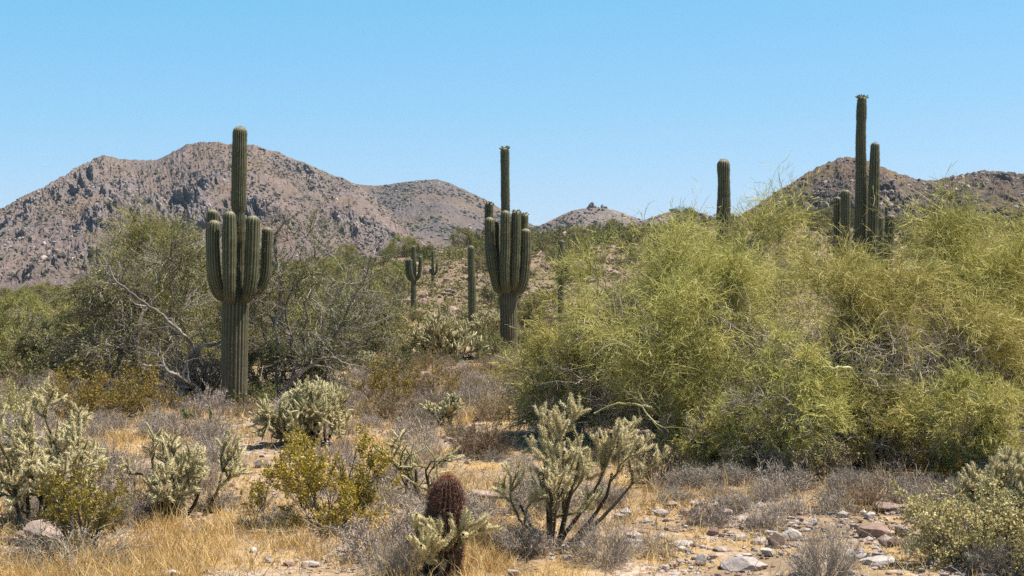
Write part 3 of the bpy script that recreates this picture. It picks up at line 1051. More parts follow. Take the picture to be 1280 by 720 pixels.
# ------------------------------------------------------------------ plant materials
M_pvbark = tint_mat('palo_verde_bark', [(0, (.09, .09, .035)), (.5, (.25, .24, .10)), (1, (.50, .46, .24))], .65)
M_pvtwig = tint_mat('palo_verde_twigs', [(0, (.22, .208, .055)), (.4, (.40, .375, .11)), (.7, (.54, .485, .17)), (.95, (.64, .56, .24)), (1, (.62, .47, .16))], .6, trans=.2, objvar=.25)
M_hillpv = tint_mat('green_tree_twigs', [(0, (.13, .125, .035)), (.5, (.235, .215, .07)), (1, (.37, .33, .125))], .7, trans=.2, objvar=.45)
M_greybark = tint_mat('grey_bark', [(0, (.05, .042, .036)), (.5, (.16, .135, .115)), (1, (.40, .36, .32))], .8)
M_iron = tint_mat('grey_green_leaves', [(0, (.12, .122, .034)), (.6, (.25, .24, .078)), (1, (.40, .37, .14))], .6, trans=.35)
M_darkleaf = tint_mat('dark_green_leaves', [(0, (.065, .082, .022)), (.6, (.15, .168, .05)), (1, (.28, .27, .10))], .5, trans=.3)
M_creo = tint_mat('creosote_leaves', [(0, (.11, .092, .012)), (.5, (.27, .21, .028)), (.8, (.42, .31, .05)), (1, (.66, .47, .10))], .45, trans=.25)
M_olive = tint_mat('olive_rust_leaves', [(0, (.11, .088, .014)), (.6, (.235, .175, .03)), (1, (.36, .22, .045))], .6, trans=.2)
M_creobark = tint_mat('dark_stems', [(0, (.04, .033, .03)), (.6, (.11, .09, .075)), (1, (.27, .23, .20))], .8)
M_bursage = tint_mat('dry_grey_twigs', [(0, (.17, .132, .108)), (.5, (.295, .248, .215)), (.85, (.42, .365, .32)), (1, (.54, .45, .31))], .85, objvar=.5)
M_tan = tint_mat('dry_tan_twigs', [(0, (.14, .10, .06)), (.5, (.25, .185, .115)), (1, (.40, .30, .17))], .85, objvar=.5)
M_brittle = tint_mat('pale_sage_leaves', [(0, (.25, .22, .08)), (.5, (.46, .405, .175)), (1, (.72, .64, .37))], .7, trans=.2, objvar=.4)
M_straw = tint_mat('straw', [(0, (.38, .24, .09)), (.5, (.58, .40, .165)), (1, (.76, .57, .30))], .75, trans=.3)

def fit(parts, W, H, D=None, zq=99.3, xq=.7):
    """Scale polylines so the whole plant is W wide, D deep and H tall."""
    allp = np.concatenate([q.reshape(-1, 3) for q in parts])
    lo, hi = np.percentile(allp, xq, axis=0), np.percentile(allp, 100 - xq, axis=0)
    hi[2] = np.percentile(allp[:, 2], zq)
    s = np.array([W / (hi[0] - lo[0]), (D or W * .9) / (hi[1] - lo[1]), H / max(hi[2], .01)])
    off = np.array([-(hi[0] + lo[0]) / 2, -(hi[1] + lo[1]) / 2, 0]) * s
    out = []
    for q in parts:
        f = np.clip((q[..., 2:] * s[2]) / (H * .25), 0, 1)      # keep the base where it stands
        r = q * s + off * f
        r[..., 2] = np.maximum(r[..., 2], .02 if q is not parts[0] else -.1)
        out.append(r)
    return out

def trunk_start(rng, n, spread, L, k=7, base=.12, wander=.16, pull=(0, 0, .03), zvar=.35):
    a = np.arange(n) / n * 2 * np.pi + rng.uniform(-.4, .4, n)
    s = spread * rng.uniform(1 - zvar, 1 + zvar, n)
    p = np.stack([np.cos(a) * base, np.sin(a) * base, np.full(n, -.08)], -1)
    d = nrm(np.stack([np.cos(a) * s, np.sin(a) * s, np.ones(n)], -1))
    return march(rng, p, d, L * rng.uniform(.75, 1.2, n), k, wander, np.array(pull))

def plant(name, label, cat, group, loc, parts, rz=0.0):
    root = empty(name, loc, rz)
    tag(root, label, cat, group)
    for nm, acc, mat in parts:
        acc.build(nm, mat, root)
    return root

def leafy_tree(seed, W, H, D, n, c, leaf, nleaf, spread=.9, r0=.1, wander=.2, tint=(.5, .22), lift=.05, twr=.004):
    """Woody skeleton and a crown of small leaves on its outer twigs."""
    rng = np.random.default_rng(seed)
    P0 = trunk_start(rng, n, spread, H * .6, wander=wander)
    R0 = np.linspace(r0, r0 * .4, 7)[None] * rng.uniform(.6, 1.2, (n, 1))
    P1, R1, _ = grow(rng, P0, R0, c[0], .25, 1, H * .40, (45, 15), 6, wander, np.array([0, 0, lift]), .6, .35)
    P2, R2, _ = grow(rng, P1, R1, c[1], .2, 1, H * .22, (45, 15), 5, wander, np.array([0, 0, lift * .5]), .6, .4, rmin=twr * 1.5)
    P3, R3, _ = grow(rng, P2, R2, c[2], .2, 1, H * .11, (42, 14), 4, .15, np.array([0, 0, 0]), .6, .5, rmin=twr)
    P0, P1, P2, P3 = fit([P0, P1, P2, P3], W, H, D)
    wood, crown = Acc(), Acc()
    for P, R, sd, lo, hi in ((P0, R0, 8, .05, .4), (P1, R1, 6, .1, .8), (P2, R2, 4, .2, 1), (P3, R3, 3, .2, .9)):
        V, F = tubes(P, R, sd)
        wood.add(V, F, np.repeat(rng.uniform(lo, hi, len(P)), P.shape[1] * sd))
    keep = fbm(P3[:, 0, 0] * .9, P3[:, 0, 1] * .9, P3[:, 0, 2] * .9, o=3, seed=seed + 5) > -.16      # bare gaps
    K = P3[keep]
    idx = rng.integers(0, len(K), nleaf)
    C, _, _ = at_t(K, np.zeros(K.shape[:2]), idx, rng.uniform(.15, 1, nleaf))
    C = C + rng.normal(0, leaf * .8, C.shape)
    cl = .16 * vnoise(C[:, 0] * 1.6, C[:, 1] * 1.6, C[:, 2] * 1.6, seed=seed)
    V, F = leaves(C, leaf * 1.5, leaf * .7, rng, .2)
    crown.add(V, F, np.repeat(np.clip(rng.normal(tint[0], tint[1], nleaf) + cl, 0, 1), 4))
    return wood, crown

def creosote(seed, W, H, n=14, c=(5, 6), leaf=.018, nleaf=7000, spread=.8, r0=.011, bare=.35, tint=(.55, .25)):
    """Many thin stems fanning from one base, leaf tufts towards their ends."""
    rng = np.random.default_rng(seed)
    P0 = trunk_start(rng, n, spread, H * .8, k=7, base=.06, wander=.12, pull=(0, 0, .05), zvar=.6)
    R0 = np.linspace(r0, r0 * .4, 7)[None] * rng.uniform(.6, 1.2, (n, 1))
    P1, R1, _ = grow(rng, P0, R0, c[0], bare, 1, H * .34, (36, 12), 5, .14, np.array([0, 0, .06]), .6, .5, rmin=.002)
    P2, R2, _ = grow(rng, P1, R1, c[1], .3, 1, H * .15, (36, 12), 4, .12, np.array([0, 0, .03]), .7, .6, rmin=.0015)
    P0, P1, P2 = fit([P0, P1, P2], W, H)
    stems, crown = Acc(), Acc()
    for P, R, sd in ((P0, R0, 5), (P1, R1, 4), (P2, R2, 3)):
        V, F = tubes(P, R, sd)
        stems.add(V, F, np.repeat(rng.uniform(.05, 1, len(P)), P.shape[1] * sd))
    idx = (rng.beta(1, 1.0, nleaf) * len(P2)).astype(int) % len(P2)
    C, _, _ = at_t(P2, np.zeros(P2.shape[:2]), idx, rng.uniform(.2, 1, nleaf))
    C = C + rng.normal(0, leaf * .7, C.shape)
    V, F = leaves(C, leaf * 1.5, leaf * .8, rng, .3)
    cl = .12 * vnoise(C[:, 0] * 5, C[:, 1] * 5, C[:, 2] * 5, seed=seed)
    crown.add(V, F, np.repeat(np.clip(rng.normal(tint[0], tint[1], nleaf) + cl, 0, 1), 4))
    return stems, crown

def twig_bush(seed, W, H, n=26, c=(6, 7), k=(5, 4), r0=.0045, rt=.0016, spread=1.3, extra=0, wander=.16, third=0):
    """A low dome of leafless twigs."""
    rng = np.random.default_rng(seed)
    P0 = trunk_start(rng, n, spread, H * .85, k=k[0], base=.07, wander=wander, pull=(0, 0, .04), zvar=.8)
    R0 = np.linspace(r0, r0 * .5, k[0])[None] * rng.uniform(.6, 1.2, (n, 1))
    P1, R1, _ = grow(rng, P0, R0, c[0], .2, 1, H * .42, (40, 15), 4, wander, np.array([0, 0, .03]), .6, .6, rmin=rt)
    P2, R2, _ = grow(rng, P1, R1, c[1], .2, 1, H * .22, (42, 15), 3, wander, np.array([0, 0, .02]), .7, .7, rmin=rt * .8)
    L = [P0, P1, P2]
    if third:
        P3, R3, _ = grow(rng, P2, R2, third, .2, 1, H * .1, (42, 15), 3, wander, np.array([0, 0, 0.]), .8, .8, rmin=rt * .8)
        L.append(P3)
    L = fit(L, W, H)
    a = Acc()
    V, F = tubes(L[0], R0, 4)
    a.add(V, F, np.repeat(rng.uniform(0, .7, n), k[0] * 4))
    for P, R in list(zip(L[1:], (R1, R2) + ((R3,) if third else ()))):
        V, F = ribbons(P, R, rng)
        a.add(V, F, np.repeat(rng.uniform(.05, 1, len(P)), P.shape[1] * 2))
    return a

def bez(a, c, b, k):
    t = np.linspace(0, 1, k)[None, :, None]
    return (1 - t) ** 2 * a[:, None] + 2 * t * (1 - t) * c[:, None] + t ** 2 * b[:, None]

def dome_tree(seed, W, H, D=None, nspray=400, nlimb=8, spray=(12, 9, 3), L=.17, tw=.0038, droop=.10, gap=-.22, zlo=.10, leaf=0, nleaf=0, r0=.085,
              out_w=.5, lump=.2, tint=(.45, .2), core=.4, dead=True):
    """A tree grown into a lumpy dome: limbs, branches out to each spray, and sprays of fine twigs (and leaves)."""
    rng = np.random.default_rng(seed)
    rad = np.array([W * .5, (D or W * .9) * .5, H * .5])
    n = nspray * 4
    az = rng.uniform(0, 2 * np.pi, n)
    sz = rng.uniform(-.8, 1, n)
    dr = np.stack([np.cos(az) * np.sqrt(1 - sz ** 2), np.sin(az) * np.sqrt(1 - sz ** 2), sz], -1)
    bul = 1 + lump * fbm(dr[:, 0] * 2.1 + seed, dr[:, 1] * 2.1, dr[:, 2] * 2.1, o=3, seed=seed) * 1.6
    f = rng.uniform(core, 1, n) ** .6 * (1 - L * .55)
    O = dr * rad * (f * bul)[:, None] + np.array([0, 0, H * .47])
    sc = 1.0 / (H * .22)
    keep = (O[:, 2] > zlo * H) & (fbm(O[:, 0] * sc, O[:, 1] * sc, O[:, 2] * sc, o=2, seed=seed + 9) > gap)
    O, dr = O[keep][:nspray], dr[keep][:nspray]
    # limbs: the sprays gathered into clusters
    cen = O[rng.choice(len(O), nlimb, replace=False)]
    for _ in range(4):
        lab = np.argmin(((O[:, None] - cen[None]) ** 2).sum(-1), 1)
        cen = np.array([O[lab == q].mean(0) if np.any(lab == q) else cen[q] for q in range(nlimb)])
    e = cen * np.array([.85, .85, .9])
    b = np.stack([e[:, 0] * .06, e[:, 1] * .06, np.full(nlimb, -.1)], -1)
    ctl = e * np.array([.45, .45, .55]) + rng.normal(0, .07 * H, e.shape)
    Lp = bez(b, ctl, e, 10)
    Lp[:, 2:] += np.cumsum(rng.normal(0, .022 * H, (nlimb, 8, 3)), 1) * .7
    Lr = np.linspace(r0, r0 * .28, 10)[None] * rng.uniform(.65, 1.15, (nlimb, 1))
    tt = np.linspace(0, 1, 10)
    dd = np.linalg.norm(Lp[lab][:, 2:] - O[:, None], axis=-1) + rng.uniform(0, .25 * H, (len(O), 8))
    at_i = np.argmin(dd, 1) + 2
    p0 = Lp[lab, at_i]
    ln = np.linalg.norm(O - p0, axis=1)
    ctl = (p0 + O) / 2 + np.array([0, 0, 1]) * (ln * .16)[:, None] + rng.normal(0, .1, O.shape) * ln[:, None]
    Bp = bez(p0, ctl, O, 7)
    Bp[:, 2:6] += rng.normal(0, .035, (len(O), 4, 3)) * ln[:, None, None]
    Br = np.linspace(1, .35, 7)[None] * (np.clip(Lr[lab, at_i] * .5, .010, .04) * rng.uniform(.6, 1.2, len(O)))[:, None]
    wood, crown = Acc(), Acc()
    for P, R, sd, lo, hi in ((Lp, Lr, 9, .15, .6), (Bp, Br, 5, .2, 1)):
        V, F = tubes(P, R, sd)
        wood.add(V, F, np.repeat(rng.uniform(lo, hi, len(P)), P.shape[1] * sd))
    m = spray[0]
    LL = L * H
    out = nrm(dr * np.array([1, 1, .75]) + np.array([0, 0, .3]))
    d0 = nrm(np.repeat(out, m, 0) * out_w * 2 + rng.normal(0, .8, (len(O) * m, 3)))
    l0 = LL * rng.uniform(.45, 1.2, len(d0)) * np.repeat(rng.uniform(.6, 1.3, len(O)), m)
    pull = np.array([0, 0, -droop * 1.6])
    T1 = march(rng, np.repeat(O, m, 0), d0, l0, 6, .17, pull)
    R1 = np.linspace(tw * 1.9, tw * .8, 6)[None] * np.ones((len(T1), 1))
    cl = np.repeat(rng.normal(0, .13, len(O)) + .10 * vnoise(O[:, 0] * .9, O[:, 1] * .9, O[:, 2] * .9, seed=seed), m)
    V, F = tubes(T1, R1, 3)
    crown.add(V, F, np.repeat(np.clip(rng.normal(tint[0], tint[1], len(T1)) + cl, 0, 1), 18))
    T2, R2, i2 = grow(rng, T1, R1, spray[1], .15, 1, LL * .42, (40, 15), 4, .17, pull * .7, .6, .6, rmin=tw)
    V, F = ribbons(T2, R2, rng)
    c2 = cl[i2]
    crown.add(V, F, np.repeat(np.clip(rng.normal(tint[0] + .05, tint[1], len(T2)) + c2, 0, 1), 8))
    if spray[2]:
        T3, R3, i3 = grow(rng, T2, R2, spray[2], .2, 1, LL * .19, (42, 15), 3, .15, pull * .4, .8, .7, rmin=tw * .85)
        V, F = ribbons(T3, R3, rng)
        crown.add(V, F, np.repeat(np.clip(rng.normal(tint[0] + .08, tint[1], len(T3)) + c2[i3], 0, 1), 6))
    if nleaf:
        idx = rng.integers(0, len(T2), nleaf)
        C, _, _ = at_t(T2, np.zeros(T2.shape[:2]), idx, rng.uniform(.1, 1, nleaf))
        C = C + rng.normal(0, leaf * .6, C.shape)
        V, F = leaves(C, leaf * 1.5, leaf * .75, rng, .25)
        crown.add(V, F, np.repeat(np.clip(rng.normal(tint[0], tint[1], nleaf) + c2[idx], 0, 1), 4), 1)
    nd = nspray // 2
    if dead:                                               # the grey tangle inside
        a_ = rng.uniform(0, 6.28, nd)
        q_ = rng.uniform(.1, .8, nd) ** .7
        C = np.stack([np.cos(a_) * q_ * rad[0], np.sin(a_) * q_ * rad[1], rng.uniform(.06, .6, nd) * H], -1)
        d_ = nrm(rng.normal(size=(nd * 6, 3)) + np.array([0, 0, .2]))
        D1 = march(rng, np.repeat(C, 6, 0), d_, LL * rng.uniform(.5, 1.1, nd * 6), 5, .22, np.array([0, 0, -.03]))
        S1 = np.linspace(tw * 1.8, tw * .8, 5)[None] * np.ones((nd * 6, 1))
        D2, S2, _ = grow(rng, D1, S1, 5, .2, 1, LL * .4, (45, 15), 4, .2, np.array([0, 0, 0]), .7, .6, rmin=tw)
        V, F = tubes(D1, S1, 3)
        wood.add(V, F, np.repeat(rng.uniform(.1, 1, nd * 6), 15), 1)
        V, F = ribbons(D2, S2, rng)
        wood.add(V, F, np.repeat(rng.uniform(.1, 1, len(D2)), 8), 1)
    return wood, crown

# ------------------------------------------------------------------ the big yellow green trees on the right
def tree(label, px, d, wpx, toppx, seed, twig, bark, leafm=None, name='palo_verde_tree', group='yellow green trees of the right hand thicket', **kw):
    x = px_x(px, d)
    z = gz(x, d)
    w, cr = dome_tree(seed, wpx / FOC * d, py_z(toppx, d) - z, **kw)
    return plant(name, label, 'tree', group, (x, d, z), [('trunk', w, [bark, M_bursage]), ('crown', cr, [twig, leafm or twig])])

PV = dict(twig=M_pvtwig, bark=M_pvbark)
PK = dict(spray=(7, 5, 3), lump=.42, droop=.04, gap=.08, L=.2, core=.2, out_w=.6)
tree('large yellow green tree with drooping twigs and bare pale limbs showing low on its left', 838, 25.0, 290, 280, 101, nspray=400, nlimb=11, **PK, **PV)
tree('wide yellow green tree with dark forked trunk, in front of the low twin saguaro columns', 1090, 23.0, 310, 322, 102, nspray=400, nlimb=9, **PK, **PV)
tree('yellow green tree filling the gap under the thick lone saguaro column', 918, 29.0, 215, 258, 103, nspray=280, **PK, **PV)
tree('narrow taller yellow green tree with bright feathery top, right of the low twin columns', 1180, 25.5, 95, 246, 110, nspray=120, nlimb=6, **PK, **PV)
tree('yellow green tree at the right edge of the thicket', 1282, 24.5, 200, 270, 104, nspray=300, **PK, **PV)
tree('low feathery yellow green tree spilling over the foot of the spired saguaro', 715, 26.0, 165, 392, 105, nspray=190, nlimb=7, **PK, **PV)
tree('bright yellow green shrubby tree low in front of the thicket', 985, 21.5, 190, 430, 106, nspray=140, nlimb=7, **PK, **PV)
tree('low yellow green shrubby tree in front, under the right edge of the thicket', 1215, 21.0, 180, 450, 109, nspray=130, nlimb=7, **PK, **PV)

tree('yellow green tree standing just outside the right edge of the thicket', 1490, 25.5, 260, 285, 113, nspray=220, **PK, **PV)
tree('low dark shaded yellow green shrub under the left part of the thicket', 885, 22.6, 150, 478, 111, nspray=110, nlimb=6, **PK, **PV)
tree('low yellow green shrub in the gap between the two front thicket shrubs', 1092, 21.6, 130, 486, 112, nspray=100, nlimb=6, **PK, **PV)

def bare_limb(label, path, d, r, seed, mat=None, group='bare limbs in the thicket'):
    """A fallen or dead pale limb caught in the thicket."""
    rng = np.random.default_rng(seed)
    P = np.array([[px_x(p[0], d), p[2], py_z(p[1], d)] for p in path])
    x0, z0 = P[0, 0], gz(P[0, 0], d)
    P = P - np.array([x0, 0, z0])
    Q, u = spline(P, .08)
    n = len(Q)
    Q = Q + np.cumsum(rng.normal(0, .02, Q.shape), 0)
    a = Acc()
    R = np.linspace(r, r * .4, n)
    V, F = tubes(Q[None], R[None], 8)
    a.add(V, F, np.repeat(.6 + .4 * vnoise(u * 3, u * 0, seed=seed), 8))
    P1, R1, _ = grow(rng, Q[None], R[None], 9, .2, 1, .6, (45, 15), 6, .2, np.array([0, 0, .03]), .6, .3)
    P2, R2, _ = grow(rng, P1, R1, 4, .2, 1, .28, (45, 15), 4, .2, np.array([0, 0, 0]), .6, .4, rmin=.004)
    for A, B, sd in ((P1, R1, 6), (P2, R2, 4)):
        V, F = tubes(A, B, sd)
        a.add(V, F, np.repeat(rng.uniform(.4, 1, len(A)), A.shape[1] * sd))
    o = a.build('bare_limb', mat or M_pvbark)
    o.location = (x0, d, z0)
    tag(o, label, 'branch', group)
bare_limb('crooked pale bare limb leaning left in the left part of the thicket', [(868, 560, 0), (862, 500, -.3), (830, 462, -.7), (792, 440, -1.0), (776, 418, -1.1)], 23.6, .034, 1)
bare_limb('low pale forked bare limb behind the large open cholla', [(876, 590, 0), (850, 540, -.5), (800, 512, -1.1), (752, 522, -1.3)], 23.4, .034, 2)
bare_limb('pale bent bare limb in the middle of the thicket', [(1105, 590, 0), (1085, 500, -.6), (1048, 458, -1.2), (1008, 450, -1.5)], 22.6, .04, 3)
bare_limb('dark upright bare fork in the right part of the thicket', [(1112, 590, 0), (1106, 500, -.7), (1118, 470, -.9), (1124, 430, -1.0)], 22.4, .034, 4)

# ------------------------------------------------------------------ trees round the big saguaro
G_L = 'grey green trees behind the big saguaro'
IR = dict(twig=M_greybark, leafm=M_iron, bark=M_greybark, name='desert_tree', group=G_L, dead=False)
DK = dict(twig=M_greybark, leafm=M_darkleaf, bark=M_greybark, name='desert_tree', group=G_L, dead=False)
tree('wide grey green tree with dark leaning limbs, left of the big saguaro', 180, 37.0, 255, 302, 201, nspray=230, nlimb=11, spray=(7, 6, 0), nleaf=25000, leaf=.042, tw=.005, droop=.04, lump=.55, gap=.13, core=.3, L=.19, r0=.11, **IR)
tree('open dark leaved tree with pale branches showing, right of the big saguaro', 372, 36.0, 175, 262, 202, nspray=120, nlimb=9, spray=(6, 5, 0), nleaf=11500, leaf=.042, tw=.005, droop=-.02, gap=.0, core=.6, lump=.5, L=.2, **DK)
tree('low dark leaved bushy tree just right of the big saguaro trunk', 352, 35.0, 120, 425, 206, nspray=80, nlimb=7, spray=(7, 5, 0), nleaf=6500, gap=.05, leaf=.04, tw=.005, droop=.05, **DK)
tree('grey green rounded tree at the left edge', 70, 45.0, 110, 392, 203, nspray=130, nlimb=7, spray=(8, 6, 0), nleaf=15000, leaf=.05, tw=.006, **IR)
tree('dull green spreading tree behind the open dark leaved one', 440, 52.0, 130, 356, 205, nspray=130, nlimb=7, spray=(8, 6, 0), nleaf=15000, leaf=.05, tw=.007, **IR)
tree('tall yellow green tree rising behind the wide grey green one', 200, 46.0, 140, 258, 107, nspray=110, nlimb=7, spray=(9, 7, 3), tw=.0055, gap=.05, twig=M_hillpv, bark=M_pvbark, group=G_L, droop=.02, lump=.4)
tree('yellow green tree half hidden behind the right arms of the big saguaro', 390, 62.0, 130, 352, 108, nspray=130, nlimb=6, spray=(9, 7, 2), tw=.008, twig=M_hillpv, bark=M_pvbark, group=G_L)
tree('greenish tree behind the trunk of the big saguaro', 285, 50.0, 120, 335, 110, nspray=130, nlimb=6, spray=(9, 7, 2), tw=.007, twig=M_hillpv, bark=M_pvbark, group=G_L)

GL = dict(mat=M_greybark, group='bare limbs among the grey green trees')
bare_limb('arching pale grey limb bending towards the big saguaro trunk from the left', [(228, 505, 0), (236, 462, -.1), (254, 434, -.2), (284, 428, -.2)], 35.0, .075, 11, **GL)
bare_limb('dark leaning limb at the left foot of the big saguaro', [(262, 508, 0), (240, 478, -.3), (212, 458, -.5), (180, 452, -.6)], 34.6, .08, 12, **GL)
bare_limb('long pale diagonal branch high in the wide grey green tree', [(262, 500, 0), (232, 430, -.4), (190, 385, -.9), (140, 350, -1.2)], 35.4, .06, 13, **GL)
bare_limb('grey forked limb rising right of the big saguaro arms', [(352, 500, 0), (350, 420, -.2), (358, 360, -.3), (350, 310, -.3), (366, 280, -.3)], 35.2, .06, 14, **GL)
bare_limb('low dark arching limb at the right foot of the open dark leaved tree', [(352, 498, 0), (372, 468, -.3), (400, 446, -.4), (432, 452, -.5)], 34.6, .06, 15, **GL)

def ltree(label, px, d, wpx, toppx, mat, bark, group, seed, rz=0, D=None, **kw):
    x = px_x(px, d)
    z = gz(x, d)
    w, cr = leafy_tree(seed, wpx / FOC * d, py_z(toppx, d) - z, D, **kw)
    return plant('desert_tree', label, 'tree', group, (x, d, z), [('trunk', w, bark), ('crown', cr, mat)], rz)
ltree('bare white stemmed young tree, left of the small dark saguaro', 484, 58.0, 64, 340, M_iron, M_greybark, G_L, 204, n=3, c=(6, 6, 5), leaf=.05, nleaf=900, spread=.5, r0=.07, twr=.009)

# ------------------------------------------------------------------ leafy bushes
def bush(name, label, px, py, wpx, hpx, seed, mat, bark, cat='bush', group='leafy bushes', **kw):
    x, y, z = spot(px, py)
    s, c = creosote(seed, wpx / FOC * y, hpx / FOC * y, **kw)
    return plant(name, label, cat, group, (x, y, z), [('stems', s, bark), ('crown', c, mat)])

bush('creosote_bush', 'bright yellow green flowered bush on dark fanned stems, in the dry grass', 408, 660, 170, 116, 301, M_creo, M_creobark, n=16, c=(6, 7), leaf=.022, nleaf=15000, spread=1.1, bare=.25, tint=(.6, .25))
bush('creosote_bush', 'upright olive yellow bush with grey dead twigs at its base, left foreground', 104, 692, 108, 104, 302, M_creo, M_creobark, n=18, c=(5, 6), leaf=.018, nleaf=8500, spread=.65, bare=.3, tint=(.42, .2))
bush('creosote_bush', 'small bright green tuft beside the yellow flowered bush', 322, 642, 42, 46, 303, M_creo, M_creobark, n=9, c=(4, 5), leaf=.015, nleaf=1500, spread=.6, tint=(.3, .2))
bush('creosote_bush', 'small yellow bush just below the rounded dense cholla', 376, 592, 44, 54, 304, M_creo, M_creobark, n=9, c=(4, 5), leaf=.02, nleaf=1500, spread=.6, tint=(.65, .2))
bush('creosote_bush', 'wide dark olive bush below the grey green trees at left', 134, 522, 165, 72, 305, M_olive, M_creobark, n=22, c=(7, 7), leaf=.03, nleaf=13000, spread=1.5, bare=.2)
bush('creosote_bush', 'olive yellow bush behind the rounded dense cholla', 478, 512, 80, 62, 306, M_olive, M_creobark, n=14, c=(6, 6), leaf=.03, nleaf=3800, spread=1.2)
bush('creosote_bush', 'rust tinted thin bush mid field below the spreading cholla', 540, 498, 90, 50, 307, M_olive, M_creobark, n=14, c=(6, 6), leaf=.03, nleaf=2000, spread=1.3, tint=(.8, .2))
bush('creosote_bush', 'pale olive bush at the left edge behind the dense cholla mound', 8, 545, 80, 66, 308, M_brittle, M_creobark, n=14, c=(6, 6), leaf=.028, nleaf=5000, spread=1.2, tint=(.25, .2))
bush('brittlebush', 'broad pale leaved bush in the lower right corner', 1204, 706, 150, 100, 309, M_brittle, M_creobark, n=20, c=(7, 7), leaf=.022, nleaf=11000, spread=1.2, bare=.15, tint=(.45, .25))
bush('brittlebush', 'pale leaved bush cut by the right edge, beside the thick cholla', 1275, 716, 110, 84, 310, M_brittle, M_creobark, n=18, c=(7, 7), leaf=.022, nleaf=7000, spread=1.2, bare=.15, tint=(.5, .25))
bush('dry_bush', 'tan dry bush at the foot of the thicket, above the grey twig bushes', 1028, 604, 76, 50, 311, M_tan, M_creobark, n=14, c=(6, 7), leaf=.022, nleaf=3500, spread=1.2, bare=.15)
bush('dry_bush', 'rust brown dry bush in the shade of the thicket, right of the large cholla', 822, 606, 74, 46, 312, M_tan, M_creobark, n=14, c=(6, 7), leaf=.022, nleaf=2600, spread=1.2, bare=.15, tint=(.25, .2))
bush('dry_bush', 'tan and green dry bush low under the right hand trees', 1190, 602, 90, 56, 313, M_olive, M_creobark, n=14, c=(6, 7), leaf=.022, nleaf=3500, spread=1.2, bare=.15)
bush('creosote_bush', 'greenish bush at the foot of the big saguaro trunk', 318, 512, 50, 40, 314, M_darkleaf, M_creobark, n=10, c=(5, 6), leaf=.03, nleaf=1400, spread=1.1)
bush('creosote_bush', 'small green bush under the feathery low tree', 668, 470, 60, 34, 315, M_olive, M_creobark, n=10, c=(5, 6), leaf=.035, nleaf=1500, spread=1.2, tint=(.4, .2))

# grey dead branches sprawling at the foot of two bushes, and dry bushes between
def twigs(label, px, py, wpx, hpx, seed, mat=None, name='dry_twig_bush', group='leafless twig bushes', **kw):
    x, y, z = spot(px, py)
    a = twig_bush(seed, wpx / FOC * y, hpx / FOC * y, **kw)
    o = a.build(name, mat or M_bursage)
    o.location = (x, y, z)
    tag(o, label, 'bush', group)
    return o
twigs('sprawl of dead grey branches under the olive yellow bush, left foreground', 88, 706, 190, 62, 401, n=30, c=(7, 6), r0=.008, rt=.003, spread=1.8)
twigs('arching bare dark branches under the yellow flowered bush', 402, 662, 200, 44, 402, n=18, c=(4, 4), r0=.008, rt=.0028, spread=2.2)
twigs('dense grey twig bush at the bottom edge, left of the small young cholla', 490, 722, 78, 58, 403, n=40, c=(8, 8), spread=1.2)
twigs('dense grey twig bush in the gravel near the large grey rock', 1028, 724, 96, 70, 404, n=46, c=(8, 9), spread=1.2)
twigs('brown grey twig bush at the foot of the large open cholla', 752, 706, 100, 62, 405, n=40, c=(8, 8), spread=1.3)
twigs('tangle of dark dead branches at the foot of the wide grey green tree', 248, 500, 110, 78, 406, M_greybark, n=34, c=(7, 6), r0=.03, rt=.008, spread=1.4)
# ------------------------------------------------------------------ repeated brush
RG = np.random.default_rng(2024)
TAKEN = [(o.location.x, o.location.y) for o in COL.objects if o.parent is None and o.get('category') in ('cholla', 'bush', 'barrel cactus', 'saguaro', 'prickly pear')]
FILL = []            # (object, phrase kind) waiting for their labels

def copies(protos, places, cat, group, kindwords, scale=(.75, 1.25), zs=(.8, 1.15)):
    """Each place is (x, y, size): a copy of one of the prototypes and of its parts."""
    used = set()
    for k, (x, y, s) in enumerate(places):
        i = int(RG.integers(0, len(protos)))
        o = protos[i] if i not in used else copy_tree(protos[i])
        used.add(i)
        o.location = (x, y, gz(x, y) - .02)
        o.rotation_euler = (0, 0, RG.uniform(0, 6.28))
        o.scale = (s, s, s * RG.uniform(*zs))
        tag(o, None, cat, group)
        FILL.append((o, kindwords[i] if isinstance(kindwords, list) else kindwords, s))
    for i, p in enumerate(protos):
        if i not in used:
            for c in list(p.children):
                bpy.data.objects.remove(c)
            bpy.data.objects.remove(p)

def project(x, y, z=0.0):
    return 640 + x / y * FOC, 360 - (z - CAMZ) / y * FOC

def open_ground(px, py):
    """True where the photograph has bare grass or gravel rather than brush."""
    if py > 642 and 130 < px < 470: return True
    if py > 612 and 560 < px < 650: return True
    if py > 640 and 820 < px < 990: return True
    if py > 650 and 990 < px < 1150: return True
    if 618 < py < 668 and 790 < px < 880: return True
    if 520 < py < 600 and 285 < px < 345: return RG.uniform() < .6
    return False

def scatter(n, d0, d1, gap, margin=1.3, cond=None, tries=40):
    out = []
    for _ in range(n * tries):
        if len(out) >= n:
            break
        y = math.sqrt(RG.uniform(d0 * d0, d1 * d1))
        x = RG.uniform(-1, 1) * .36 * y * margin
        px, py = project(x, y, gz(x, y))
        if cond and not cond(px, py, x, y):
            continue
        g = gap * (1 + .0 * y)
        if any((x - a) ** 2 + (y - b) ** 2 < g * g for a, b in out) or any((x - a) ** 2 + (y - b) ** 2 < (g * .8) ** 2 for a, b in TAKEN):
            continue
        out.append((x, y))
    return out

def mesh_proto(name, acc, mat):
    return acc.build(name, mat)

